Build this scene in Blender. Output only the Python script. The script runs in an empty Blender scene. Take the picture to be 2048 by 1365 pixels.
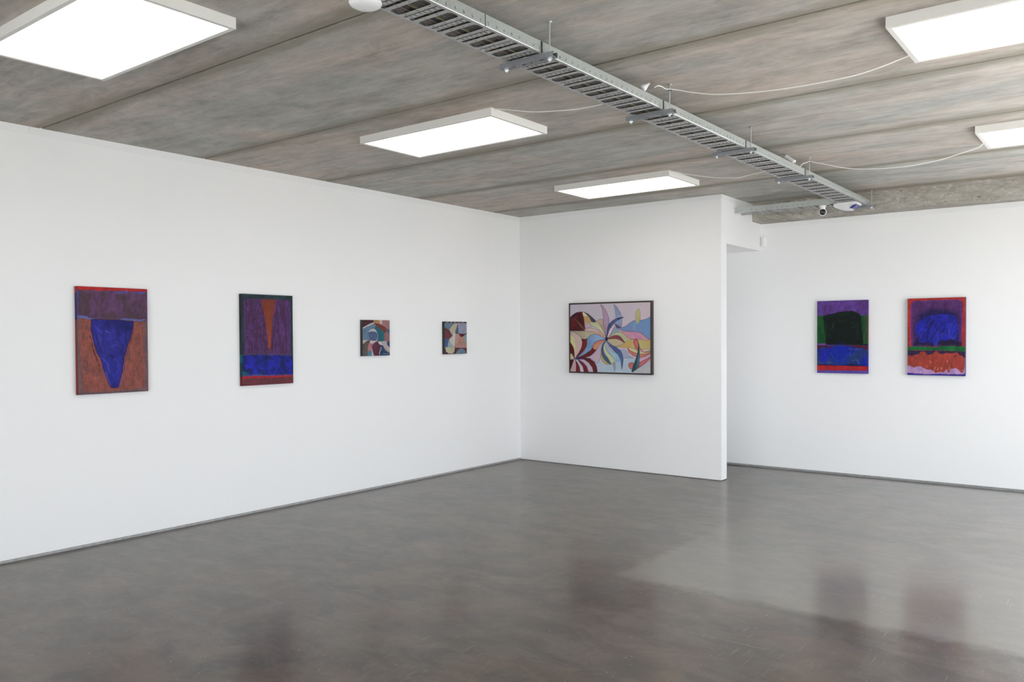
import bpy, math, random
import numpy as np
from mathutils import Matrix, Vector
random.seed(7)
COL = bpy.context.scene.collection
PI = math.pi

# ------------------------------------------------------------------ room figures (metres)
H = 2.945          # ceiling height
L1 = 2.584         # x of the free end of the middle wall
T = 0.135          # its thickness
D = 1.104          # y of the recessed back wall
ZH = 2.451         # underside of the bulkhead beside the opening
YB = 0.838         # front of the concrete downstand beam
ZBM = 2.752        # its underside
XR = 7.15          # glazed wall on the right
YF = -9.3         # wall behind the camera
GAP = 0.02         # plasterboard stops this far above the slab

# ------------------------------------------------------------------ mesh helpers
class MB:
    def __init__(s): s.v=[]; s.f=[]; s.m=[]; s.sm=[]
    def add(s, vs, fs, mi=0, smooth=False):
        n=len(s.v); s.v += [tuple(v) for v in vs]
        for f in fs: s.f.append(tuple(i+n for i in f)); s.m.append(mi); s.sm.append(smooth)
        return s
    def box(s, x0,x1,y0,y1,z0,z1, mi=0):
        vs=[(x0,y0,z0),(x1,y0,z0),(x1,y1,z0),(x0,y1,z0),(x0,y0,z1),(x1,y0,z1),(x1,y1,z1),(x0,y1,z1)]
        return s.add(vs,[(0,3,2,1),(4,5,6,7),(0,1,5,4),(1,2,6,5),(2,3,7,6),(3,0,4,7)],mi)
    def tube(s, pts, r, n=10, mi=0, cap=True):
        pts=[Vector(p) for p in pts]; rings=[]; k=len(pts); up=None
        for i,p in enumerate(pts):
            t=(pts[min(i+1,k-1)]-pts[max(i-1,0)]).normalized()
            if up is None:
                up=Vector((0,0,1)) if abs(t.z)<.9 else Vector((1,0,0))
            a=t.cross(up).normalized(); b=a.cross(t).normalized(); up=b
            rr=r[i] if isinstance(r,(list,tuple)) else r
            rings.append([p+(a*math.cos(2*PI*j/n)+b*math.sin(2*PI*j/n))*rr for j in range(n)])
        vs=[v for R in rings for v in R]; fs=[]
        for i in range(k-1):
            for j in range(n):
                q=(j+1)%n; fs.append((i*n+j,(i+1)*n+j,(i+1)*n+q,i*n+q))
        s.add(vs,fs,mi,True)
        if cap:
            s.add(rings[0],[tuple(range(n))],mi); s.add(rings[-1],[tuple(reversed(range(n)))],mi)
        return s
    def lathe(s, c, axis, prof, n=24, mi=0):
        """prof: list of (distance along axis, radius)"""
        c=Vector(c); ax=Vector(axis).normalized()
        up=Vector((0,0,1)) if abs(ax.z)<.9 else Vector((1,0,0))
        a=ax.cross(up).normalized(); b=a.cross(ax)
        rings=[[c+ax*d+(a*math.cos(2*PI*j/n)+b*math.sin(2*PI*j/n))*max(r,1e-5) for j in range(n)] for d,r in prof]
        vs=[v for R in rings for v in R]; fs=[]
        for i in range(len(prof)-1):
            for j in range(n):
                q=(j+1)%n; fs.append((i*n+j,(i+1)*n+j,(i+1)*n+q,i*n+q))
        return s.add(vs,fs,mi,True)
    def prism(s, poly, f, d0, d1, mi=0):
        """poly of 2D points, f(a,b,d)->3D"""
        n=len(poly); vs=[f(a,b,d0) for a,b in poly]+[f(a,b,d1) for a,b in poly]
        fs=[tuple(reversed(range(n))),tuple(range(n,2*n))]+[(i,(i+1)%n,(i+1)%n+n,i+n) for i in range(n)]
        return s.add(vs,fs,mi)
    def build(s, name, mats, parent=None, bevel=0, loc=None, fix=True):
        me=bpy.data.meshes.new(name)
        off=Vector(loc) if loc else (parent.matrix_world.translation if False else Vector((0,0,0)))
        if parent is not None and '_o' in parent: off=Vector(parent['_o'])
        if loc: off=Vector(loc)
        me.from_pydata([tuple(Vector(v)-off) for v in s.v],[],s.f)
        if not isinstance(mats,(list,tuple)): mats=[mats]
        for m in mats: me.materials.append(m)
        me.polygons.foreach_set('material_index',s.m)
        me.polygons.foreach_set('use_smooth',s.sm)
        me.update()
        if fix:
            import bmesh
            bm=bmesh.new(); bm.from_mesh(me); bmesh.ops.recalc_face_normals(bm,faces=bm.faces); bm.to_mesh(me); bm.free()
        o=bpy.data.objects.new(name,me); COL.objects.link(o)
        if parent is not None: o.parent=parent
        else: o.location=off
        if bevel:
            b=o.modifiers.new('b','BEVEL'); b.width=bevel; b.segments=2; b.limit_method='ANGLE'; b.angle_limit=math.radians(50)
        return o

def thing(name, label, cat, loc, group=None):
    o=bpy.data.objects.new(name,None); COL.objects.link(o); o.location=loc; o.empty_display_size=.05
    o['label']=label; o['category']=cat
    if group: o['group']=group
    OFF[o.name]=Vector(loc)
    return o
OFF={}
def part(name, mb, mats, parent, bevel=0, root=None, label=None):
    r=root or parent
    off=OFF[r.name]
    mb2=MB(); mb2.v=[tuple(Vector(v)-off) for v in mb.v]; mb2.f=mb.f; mb2.m=mb.m; mb2.sm=mb.sm
    o=mb2.build(name,mats,parent,bevel)
    if label: o['label']=label
    return o
def tag(o,label,cat,group=None):
    o['label']=label; o['category']=cat
    if group: o['group']=group
    return o
def struct(name, mb, mats, bevel=0):
    o=mb.build(name,mats,None,bevel); o['kind']='structure'; return o

# ------------------------------------------------------------------ material helpers
class NT:
    def __init__(s, name):
        s.mat=bpy.data.materials.new(name); s.mat.use_nodes=True
        s.t=s.mat.node_tree; s.b=s.t.nodes['Principled BSDF']
    def n(s,typ,**kw):
        o=s.t.nodes.new(typ)
        for k,v in kw.items():
            if k in o.inputs: o.inputs[k].default_value=v
            else: setattr(o,k,v)
        return o
    def l(s,a,b): s.t.links.new(a,b)
    def coord(s, scale=(1,1,1), rot=(0,0,0), loc=(0,0,0)):
        g=s.n('ShaderNodeTexCoord'); m=s.n('ShaderNodeMapping')
        m.inputs['Scale'].default_value=scale; m.inputs['Rotation'].default_value=rot; m.inputs['Location'].default_value=loc
        s.l(g.outputs['Object'],m.inputs['Vector']); return m.outputs[0]
    def noise(s, vec, scale, detail=4, rough=.55, dist=0):
        o=s.n('ShaderNodeTexNoise'); o.inputs['Scale'].default_value=scale; o.inputs['Detail'].default_value=detail
        o.inputs['Roughness'].default_value=rough; o.inputs['Distortion'].default_value=dist
        s.l(vec,o.inputs['Vector']); return o.outputs['Fac']
    def ramp(s, fac, stops):
        o=s.n('ShaderNodeValToRGB'); e=o.color_ramp.elements
        while len(e)<len(stops): e.new(.5)
        for i,(p,c) in enumerate(stops):
            e[i].position=p; e[i].color=(c,c,c,1) if isinstance(c,(int,float)) else (*c,1)
        s.l(fac,o.inputs[0]); return o.outputs[0]
    def math(s, op, a, b=None, clamp=False):
        o=s.n('ShaderNodeMath',operation=op); o.use_clamp=clamp
        for i,x in enumerate((a,b)):
            if x is None: continue
            if isinstance(x,(int,float)): o.inputs[i].default_value=x
            else: s.l(x,o.inputs[i])
        return o.outputs[0]
    def mix(s, fac, a, b, blend='MIX'):
        o=s.n('ShaderNodeMix',data_type='RGBA',blend_type=blend)
        for i,x in ((0,fac),(6,a),(7,b)):
            if isinstance(x,(int,float)): o.inputs[i].default_value=x
            elif isinstance(x,tuple): o.inputs[i].default_value=(*x,1)
            else: s.l(x,o.inputs[i])
        return o.outputs[2]
    def bump(s, h, strength=.2, dist=.01):
        o=s.n('ShaderNodeBump'); o.inputs['Strength'].default_value=strength; o.inputs['Distance'].default_value=dist
        s.l(h,o.inputs['Height']); s.l(o.outputs[0],s.b.inputs['Normal'])
    def set(s, **kw):
        for k,v in kw.items():
            if isinstance(v,(int,float)): s.b.inputs[k].default_value=v
            elif isinstance(v,tuple): s.b.inputs[k].default_value=(*v,1)
            else: s.l(v,s.b.inputs[k])

def plain(name,col,rough=.5,metal=0,var=.06,scale=30,bump=0):
    m=NT(name); v=m.coord()
    n=m.noise(v,scale,3)
    c=m.mix(n,tuple(x*(1-var) for x in col),tuple(min(1,x*(1+var)) for x in col))
    m.set(**{'Base Color':c,'Roughness':rough,'Metallic':metal})
    if bump: m.bump(n,bump,.002)
    return m.mat

def wall_mat():
    m=NT('white_wall_paint'); v=m.coord()
    big=m.noise(v,.8,3); fine=m.noise(v,160,2)
    m.set(**{'Base Color':m.mix(big,(.845,.845,.845),(.865,.863,.86)),'Roughness':.62})
    m.b.inputs['Specular IOR Level'].default_value=.3
    m.bump(fine,.05,.001); return m.mat
M_WALL=wall_mat()
M_TRIM=plain('white_trim_paint',(.82,.825,.82),.5,var=.01)

def ceil_mat():
    m=NT('precast_concrete')
    g=m.n('ShaderNodeTexCoord'); sp=m.n('ShaderNodeSeparateXYZ'); m.l(g.outputs['Object'],sp.inputs[0])
    # one tone per plank: brownish and bluish grey casts
    q=m.math('DIVIDE',m.math('ADD',sp.outputs['Y'],5.465),1.237)
    k=m.math('FLOOR',q)
    par=m.math('MODULO',m.math('ADD',k,40.0),2.0)
    cloud=m.noise(m.coord((.6,1.2,1)),1.5,6,.62,.5)
    hue=m.math('ADD',m.math('ADD',m.math('MULTIPLY',par,.30),.22),m.math('MULTIPLY',m.math('SUBTRACT',cloud,.5),2.6),True)
    c=m.mix(hue,CEIL_COOL,CEIL_WARM)
    blot=m.noise(m.coord((1,1.9,1),(0,0,.12)),2.1,7,.66,.5)
    mott=m.noise(m.coord((1,2.4,1),(0,0,-.06)),7.5,8,.72,.4)
    strk=m.noise(m.coord((.40,5.5,1),(0,0,.02)),2.6,7,.62,.7)
    f=m.math('ADD',m.math('MULTIPLY',blot,1.0),m.math('ADD',m.math('MULTIPLY',mott,.62),m.math('MULTIPLY',strk,.50)))
    f=m.math('ADD',m.math('MULTIPLY',f,1.22),1.0-.61*(1.0+.62+.50))
    cm=m.n('ShaderNodeCombineColor')
    for i in range(3): m.l(f,cm.inputs[i])
    c=m.mix(1.0,c,cm.outputs[0],'MULTIPLY')
    # pale laitance patches
    lt=m.noise(m.coord((.8,2.6,1),(0,0,.05),(9,4,0)),3.0,8,.74,.8)
    c=m.mix(m.math('MULTIPLY',m.ramp(lt,[(.55,0.0),(.70,1.0)]),.42),c,(.58,.57,.545))
    # yellowish grey form-oil stain wandering along every joint
    fy=m.math('FRACT',q); dj=m.math('MINIMUM',fy,m.math('SUBTRACT',1.0,fy))
    wob=m.math('MULTIPLY',m.noise(m.coord((1.0,3,1)),1.7,6,.65,.5),.20)
    st=m.ramp(m.math('ADD',m.math('SUBTRACT',dj,wob),.10),[(.03,1.0),(.10,0.0)])
    c=m.mix(m.math('MULTIPLY',st,.78),c,(.26,.238,.185))
    # dirt in the joint itself
    jn=m.ramp(m.math('ADD',dj,m.math('MULTIPLY',m.math('SUBTRACT',m.noise(m.coord(),12,4),.5),.006)),[(.0028,1.0),(.0075,0.0)])
    c=m.mix(m.math('MULTIPLY',jn,.75),c,(.055,.045,.036))
    po=m.noise(m.coord((1,1.6,1)),26,2,.5)
    c=m.mix(m.ramp(po,[(.755,0.0),(.78,.6)]),c,(.10,.095,.085))
    m.set(**{'Base Color':c,'Roughness':.72})
    m.b.inputs['Specular IOR Level'].default_value=.35
    m.bump(mott,.25,.004)
    return m.mat
CEIL_WARM=(.490,.410,.352); CEIL_COOL=(.410,.408,.378)
M_CEIL=ceil_mat()

def beam_mat():
    m=NT('rough_beam_concrete')
    a=m.noise(m.coord((1,1,3)),3.2,8,.7,.6); b=m.noise(m.coord((2,2,5)),9,6,.7)
    c=m.mix(m.ramp(a,[(.32,0.0),(.68,1.0)]),(.27,.25,.205),(.48,.455,.41))
    c=m.mix(m.math('MULTIPLY',m.ramp(b,[(.52,0.0),(.66,1.0)]),.55),c,(.68,.67,.64))
    c=m.mix(m.ramp(m.noise(m.coord((1,1,1.5)),14,4,.6),[(.62,0.0),(.70,.65)]),c,(.12,.10,.085))
    m.set(**{'Base Color':c,'Roughness':.8}); m.bump(b,.6,.006); return m.mat
M_BEAM=beam_mat()

def floor_mat():
    m=NT('polished_concrete_floor')
    g=m.n('ShaderNodeTexCoord'); sp=m.n('ShaderNodeSeparateXYZ'); m.l(g.outputs['Object'],sp.inputs[0])
    X,Y=sp.outputs['X'],sp.outputs['Y']
    cl=m.noise(m.coord((1,1,1)),.8,6,.62,.6)
    c=m.mix(m.ramp(cl,[(.34,0.0),(.66,1.0)]),(.022,.016,.011),(.056,.043,.031))
    br=m.noise(m.coord((1,1.3,1),(0,0,.4),(4,3,0)),1.9,7,.68,.9)
    c=m.mix(m.math('MULTIPLY',m.ramp(br,[(.42,0.0),(.64,1.0)]),.80),c,(.098,.062,.036))
    cl2=m.noise(m.coord((1,1.6,1),(0,0,.5)),3.4,8,.72,.6)
    c=m.mix(m.math('MULTIPLY',m.ramp(cl2,[(.44,0.0),(.70,1.0)]),.62),c,(.135,.112,.086))
    dk=m.noise(m.coord((1,1.2,1),(0,0,-.3),(2,8,0)),1.3,6,.6,.5)
    c=m.mix(m.math('MULTIPLY',m.ramp(dk,[(.55,0.0),(.70,1.0)]),.5),c,(.028,.024,.020))
    # paler later pour with straight, slightly ragged edges
    wob=m.math('MULTIPLY',m.math('SUBTRACT',m.noise(m.coord(),7,6,.68),.5),.22)
    ex=m.ramp(m.math('ADD',m.math('SUBTRACT',X,3.41-.04),wob),[(0.0,0.0),(.09,1.0)])
    ey=m.ramp(m.math('ADD',m.math('SUBTRACT',Y,-3.55-.04),wob),[(0.0,0.0),(.09,1.0)])
    fade=m.ramp(m.math('DIVIDE',m.math('ADD',Y,3.55),3.0),[(0.0,1.0),(.75,.12)])
    patch=m.math('MULTIPLY',m.math('MULTIPLY',ex,ey),fade)
    c=m.mix(m.math('MULTIPLY',patch,.85),c,m.mix(cl2,(.135,.118,.097),(.205,.186,.160)))
    # thin pale hairline crack
    ln=m.math('ABSOLUTE',m.math('ADD',m.math('SUBTRACT',Y,-4.185),m.math('MULTIPLY',m.math('SUBTRACT',m.noise(m.coord(),3,4),.5),.10)))
    lm=m.ramp(ln,[(0.0,1.0),(.005,0.0)])
    msk=m.math('MULTIPLY',m.math('GREATER_THAN',X,3.2),m.math('LESS_THAN',X,4.62))
    brk=m.ramp(m.noise(m.coord(),5,3),[(.42,0.0),(.55,1.0)])
    c=m.mix(m.math('MULTIPLY',m.math('MULTIPLY',lm,brk),m.math('MULTIPLY',msk,.5)),c,(.26,.245,.22))
    # fine scratches
    for i,(rz,sc,th,st) in enumerate(((.10,1.0,.715,.6),(-.25,.8,.74,.4),(.7,.9,.75,.3))):
        vec=m.coord((230,4.6,1),(0,0,rz),(i*3.1,i*1.7,0))
        s1=m.noise(vec,sc,1,.4)
        reg=m.ramp(m.noise(m.coord((1,1,1),(0,0,0),(i*5,2,0)),1.1,3),[(.50,0.0),(.62,1.0)])
        c=m.mix(m.math('MULTIPLY',m.math('MULTIPLY',m.ramp(s1,[(th,0.0),(th+.03,1.0)]),reg),st),c,(.36,.34,.31))
    sp1=m.noise(m.coord((1,1,1)),70,2,.5)
    c=m.mix(m.ramp(sp1,[(.715,0.0),(.74,.8)]),c,(.40,.38,.35))
    c=m.mix(m.ramp(m.noise(m.coord((1,1,1),(0,0,0),(7,7,0)),36,2,.5),[(.755,0.0),(.78,.8)]),c,(.02,.018,.016))
    rg=m.noise(m.coord((1,1.4,1)),1.4,6,.6,.3)
    rfine=m.noise(m.coord((1,2,1),(0,0,.3)),6,8,.74)
    r=m.math('ADD',m.math('MULTIPLY',m.math('SUBTRACT',rg,.35),.05,True),m.math('ADD',m.math('MULTIPLY',m.math('SUBTRACT',rfine,.35),.10,True),.2755))
    m.set(**{'Base Color':c,'Roughness':r})
    m.b.inputs['Specular IOR Level'].default_value=.40
    gx=m.ramp(m.math('DIVIDE',m.math('SUBTRACT',X,2.5),2.6),[(0.0,0.0),(1.0,1.0)])
    gy=m.ramp(m.math('DIVIDE',m.math('ADD',Y,5.2),2.4),[(0.0,0.0),(1.0,1.0)])
    pol=m.math('ADD',m.math('MULTIPLY',m.math('MULTIPLY',gx,gy),.72),m.math('MULTIPLY',patch,.16),True)   # coat raised towards right and back to brighten reflections there, slightly more on patch
    m.l(m.math('ADD',m.math('MULTIPLY',pol,.72),.21,True),m.b.inputs['Coat Weight']); m.b.inputs['Coat Roughness'].default_value=.15; m.b.inputs['Coat IOR'].default_value=1.55
    m.bump(m.noise(m.coord((1,1,1)),2.6,5,.6),.10,.006)
    return m.mat
M_FLOOR=floor_mat()
M_GAPC=plain('raw_slab_edge',(.36,.36,.355),.8,var=.4,scale=25,bump=.4)

def galv(name,col,rough=.38,metal=.85):
    m=NT(name)
    vo=m.n('ShaderNodeTexVoronoi'); vo.inputs['Scale'].default_value=90; m.l(m.coord(),vo.inputs['Vector'])
    n=m.noise(m.coord(),14,4)
    f=m.math('ADD',m.math('MULTIPLY',vo.outputs['Distance'],.5),m.math('MULTIPLY',n,.5))
    c=m.mix(f,tuple(x*.82 for x in col),tuple(min(1,x*1.1) for x in col))
    m.set(**{'Base Color':c,'Roughness':rough,'Metallic':metal}); return m.mat
M_GALV=galv('galvanised_steel',(.50,.53,.51),.42,.55)
M_GALVB=galv('galvanised_tray_base',(.50,.50,.50),.45,.45)
M_STRUT=galv('dull_steel_channel',(.30,.31,.33),.45,.7)
M_ZINC=galv('bright_zinc',(.72,.76,.80),.28,.8)
M_DARK=plain('near_black',(.02,.022,.022),.7)
M_LFRAME=plain('cream_lamp_frame',(.74,.73,.69),.42,var=.01)
M_PLAST=plain('white_plastic',(.80,.80,.80),.35,var=.01)
M_WIRE=plain('white_cable_sheath',(.78,.77,.74),.45,var=.03)
M_BLACK=plain('black_glass',(.006,.006,.007),.3)
M_BLUE=plain('blue_strobe_lens',(.025,.03,.22),.2,var=.1)
M_ALU=plain('dark_window_frame',(.10,.10,.11),.4,.3)
M_OUT=plain('pale_paving',(.42,.42,.41),.9,var=.2,scale=2)

def lamp_mat():
    m=NT('lit_diffuser'); m.b.inputs['Base Color'].default_value=(.9,.9,.9,1)
    m.b.inputs['Emission Color'].default_value=(1,.955,.90,1); m.b.inputs['Emission Strength'].default_value=LAMP
    return m.mat
LAMP=3.7
M_LAMP=lamp_mat()

# ------------------------------------------------------------------ room shell
struct('floor',MB().box(-.2,XR+.2,YF-.2,D+.2,-.15,0),M_FLOOR)
# ceiling: precast planks, each with chamfered long edges so the joints are real V grooves
mb=MB(); y=-5.465-1.237*6; joints=[]
while y<D+.3:
    y1=min(y+1.237,D+.3); ch=.010
    pr=[(y+.0012,H+.14),(y+.0012,H+ch),(y+ch,H),(y1-ch,H),(y1-.0012,H+ch),(y1-.0012,H+.14)]
    mb.prism(pr,lambda a,b,d:(d,a,b),-.2,XR+.2); y=y1
mb.box(-.2,XR+.2,YF-.2,D+.3,H+.14,H+.2)
struct('ceiling',mb,M_CEIL)
struct('trim_1',MB().box(.02,XR,YB,D+.25,ZBM,H+.01),M_BEAM,.006)    # concrete downstand beam
struct('wall_left',MB().box(-.12,0,YF,.2,GAP,H+.02).box(-.12,0,.2,.5,GAP,H+.02).box(-.12,0,.5,1.03,2.05,H+.02).box(-.12,0,1.03,D,GAP,H+.02),M_WALL)
# unseen door opening added at the passage end to let daylight in
struct('added_door_2',MB().box(-.09,-.04,.5,.54,0,2.05).box(-.09,-.04,.99,1.03,0,2.05).box(-.09,-.04,.54,.99,2.01,2.05).box(-.09,-.04,.54,.99,0,.06),M_ALU)
struct('baseboard_left',MB().box(-.12,-.0035,YF,.2,-.01,GAP+.0005),M_GAPC)
# middle wall: partition plus the bulkhead running back over the opening, one body
mb=MB().box(0,L1,0,T,.006,H+.02)
mb.box(L1-T,L1,T,YB,ZH,H+.02); mb.box(L1-T,L1,YB,D,ZH,ZBM)
struct('wall_middle',mb,M_WALL)
struct('baseboard_middle',MB().box(.0,L1-.012,.008,T-.01,-.01,.008),M_GAPC)
struct('wall_recess_ceiling',MB().box(0,L1-T,T,D+.02,ZH,ZH+.03),M_WALL)
BX=(5.42,6.95)   # unseen door opening added to brighten the floor and ceiling on the right
struct('wall_back',MB().box(-.1,BX[0],D,D+.2,GAP,ZBM).box(BX[0],BX[1],D,D+.2,2.45,ZBM).box(BX[1],XR+.1,D,D+.2,GAP,ZBM),M_WALL)
struct('added_door_1',MB().box(BX[0],BX[0]+.05,D+.08,D+.13,0,2.45).box(BX[1]-.05,BX[1],D+.08,D+.13,0,2.45).box(BX[0]+.05,BX[1]-.05,D+.08,D+.13,2.4,2.45).box(6.16,6.21,D+.08,D+.13,0,2.4),M_ALU)
struct('baseboard_back',MB().box(-.1,BX[0],D+.012,D+.2,-.01,GAP+.002).box(L1,BX[0],D-.002,D+.012,-.01,.004).box(L1,BX[0],D+.004,D+.02,.009,.013),M_GAPC)
FX=(2.3,6.95)   # glazed shopfront behind the camera
struct('wall_front',MB().box(-.1,XR+.1,YF-.15,YF,2.66,H+.02).box(-.1,FX[0],YF-.15,YF,0,2.66).box(FX[1],XR+.1,YF-.15,YF,0,2.66).box(FX[0],FX[1],YF-.15,YF,0,.1),M_WALL)
# glazed wall on the right, out of view: posts, head and four daylight openings
WY=[(-4.6,-2.7),(-2.3,-.45)]
ZT=2.66; ZS=.12
mb=MB().box(XR,XR+.2,YF,D+.2,ZT,H+.02).box(XR,XR+.2,YF,D+.2,0,ZS)
ys=[YF]+[v for w in WY for v in w]+[D+.2]
for i in range(0,len(ys),2): mb.box(XR,XR+.2,ys[i],ys[i+1],ZS,ZT)
struct('wall_right',mb,M_WALL)
for i,(a,b) in enumerate(WY):
    mb=MB(); f=.05; mid=(a+b)/2
    mb.box(XR+.06,XR+.12,a,b,ZS,ZS+f).box(XR+.06,XR+.12,a,b,ZT-f,ZT).box(XR+.06,XR+.12,a,a+f,ZS+f,ZT-f).box(XR+.06,XR+.12,b-f,b,ZS+f,ZT-f).box(XR+.06,XR+.12,mid-f/2,mid+f/2,ZS+f,ZT-f)
    struct('window_%d'%(i+1),mb,M_ALU)
mb=MB()
for a in (FX[0],(FX[0]*2+FX[1])/3,(FX[0]+2*FX[1])/3,FX[1]-.05): mb.box(a,a+.05,YF-.11,YF-.05,.1,2.66)
mb.box(FX[0],FX[1],YF-.11,YF-.05,.1,.15).box(FX[0],FX[1],YF-.11,YF-.05,2.61,2.66)
struct('window_%d'%(len(WY)+1),mb,M_ALU)
# flat trims at the head of the walls
tr=.004; th=.052
struct('trim_2',MB().box(0,tr,YF,-5.546,H-th,H).box(0,tr,-5.544,0,H-th,H),M_TRIM)
struct('trim_3',MB().box(tr,L1+tr,-tr,0,H-th+.005,H).box(L1,L1+tr,0,YB-.002,H-th+.005,H),M_TRIM)
struct('trim_4',MB().box(L1,XR,D-tr,D,ZBM-th,ZBM-.001),M_TRIM)
# ground outside the glazing
struct('ground',MB().box(-14,XR+26,-36,YF-.2,-.25,-.12).box(XR+.2,XR+26,YF-.2,24,-.25,-.12).box(-14,XR+.2,D+.2,24,-.25,-.12),M_OUT)

# ------------------------------------------------------------------ ceiling lamps
LX,LY,PD=1.2145,.6127,.0516
def lamp(x,y,label):
    t=thing('ceiling_light',label,'ceiling light',(x+LX/2,y+LY/2,H),'surface-mounted LED panels on the concrete ceiling')
    z0,z1=H-PD,H-.001; w=.022
    mb=MB()
    def ring(o,z): return [(x+o,y+o,z),(x+LX-o,y+o,z),(x+LX-o,y+LY-o,z),(x+o,y+LY-o,z)]
    rs=[ring(0,z1),ring(0,z0),ring(w,z0),ring(w+.003,z0+.006),ring(w+.003,z1)]
    vs=[p for r in rs for p in r]; fs=[]
    for i in range(4):
        for j in range(4): fs.append((i*4+j,i*4+(j+1)%4,(i+1)*4+(j+1)%4,(i+1)*4+j))
    mb.add(vs,fs); mb.box(x+.03,x+LX-.03,y+.03,y+LY-.03,z1-.004,z1)
    part('lamp_frame',mb,M_LFRAME,t)
    part('diffuser',MB().box(x+w+.002,x+LX-w-.002,y+w+.002,y+LY-w-.002,z0+.004,z0+.01),M_LAMP,t,label='glowing white diffuser')
    return t
lamp(1.550,-6.405,'largest glowing panel light, at the upper left above the left wall')
lamp(1.540,-3.950,'glowing panel light in the middle of the ceiling, left of the cable tray')
lamp(1.521,-1.464,'small-looking glowing panel light just in front of the short middle wall')
lamp(5.082,-3.976,'big glowing panel light at the upper right, right of the cable tray')
lamp(5.082,-1.481,'glowing panel light nearest the right-hand back wall, cut by the frame edge')
lamp(5.082,-6.45,'panel light above the camera, right of the cable tray')
lamp(1.550,-8.85,'panel light behind the camera, left of the cable tray')
lamp(5.082,-8.85,'panel light behind the camera, right of the cable tray')

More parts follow.
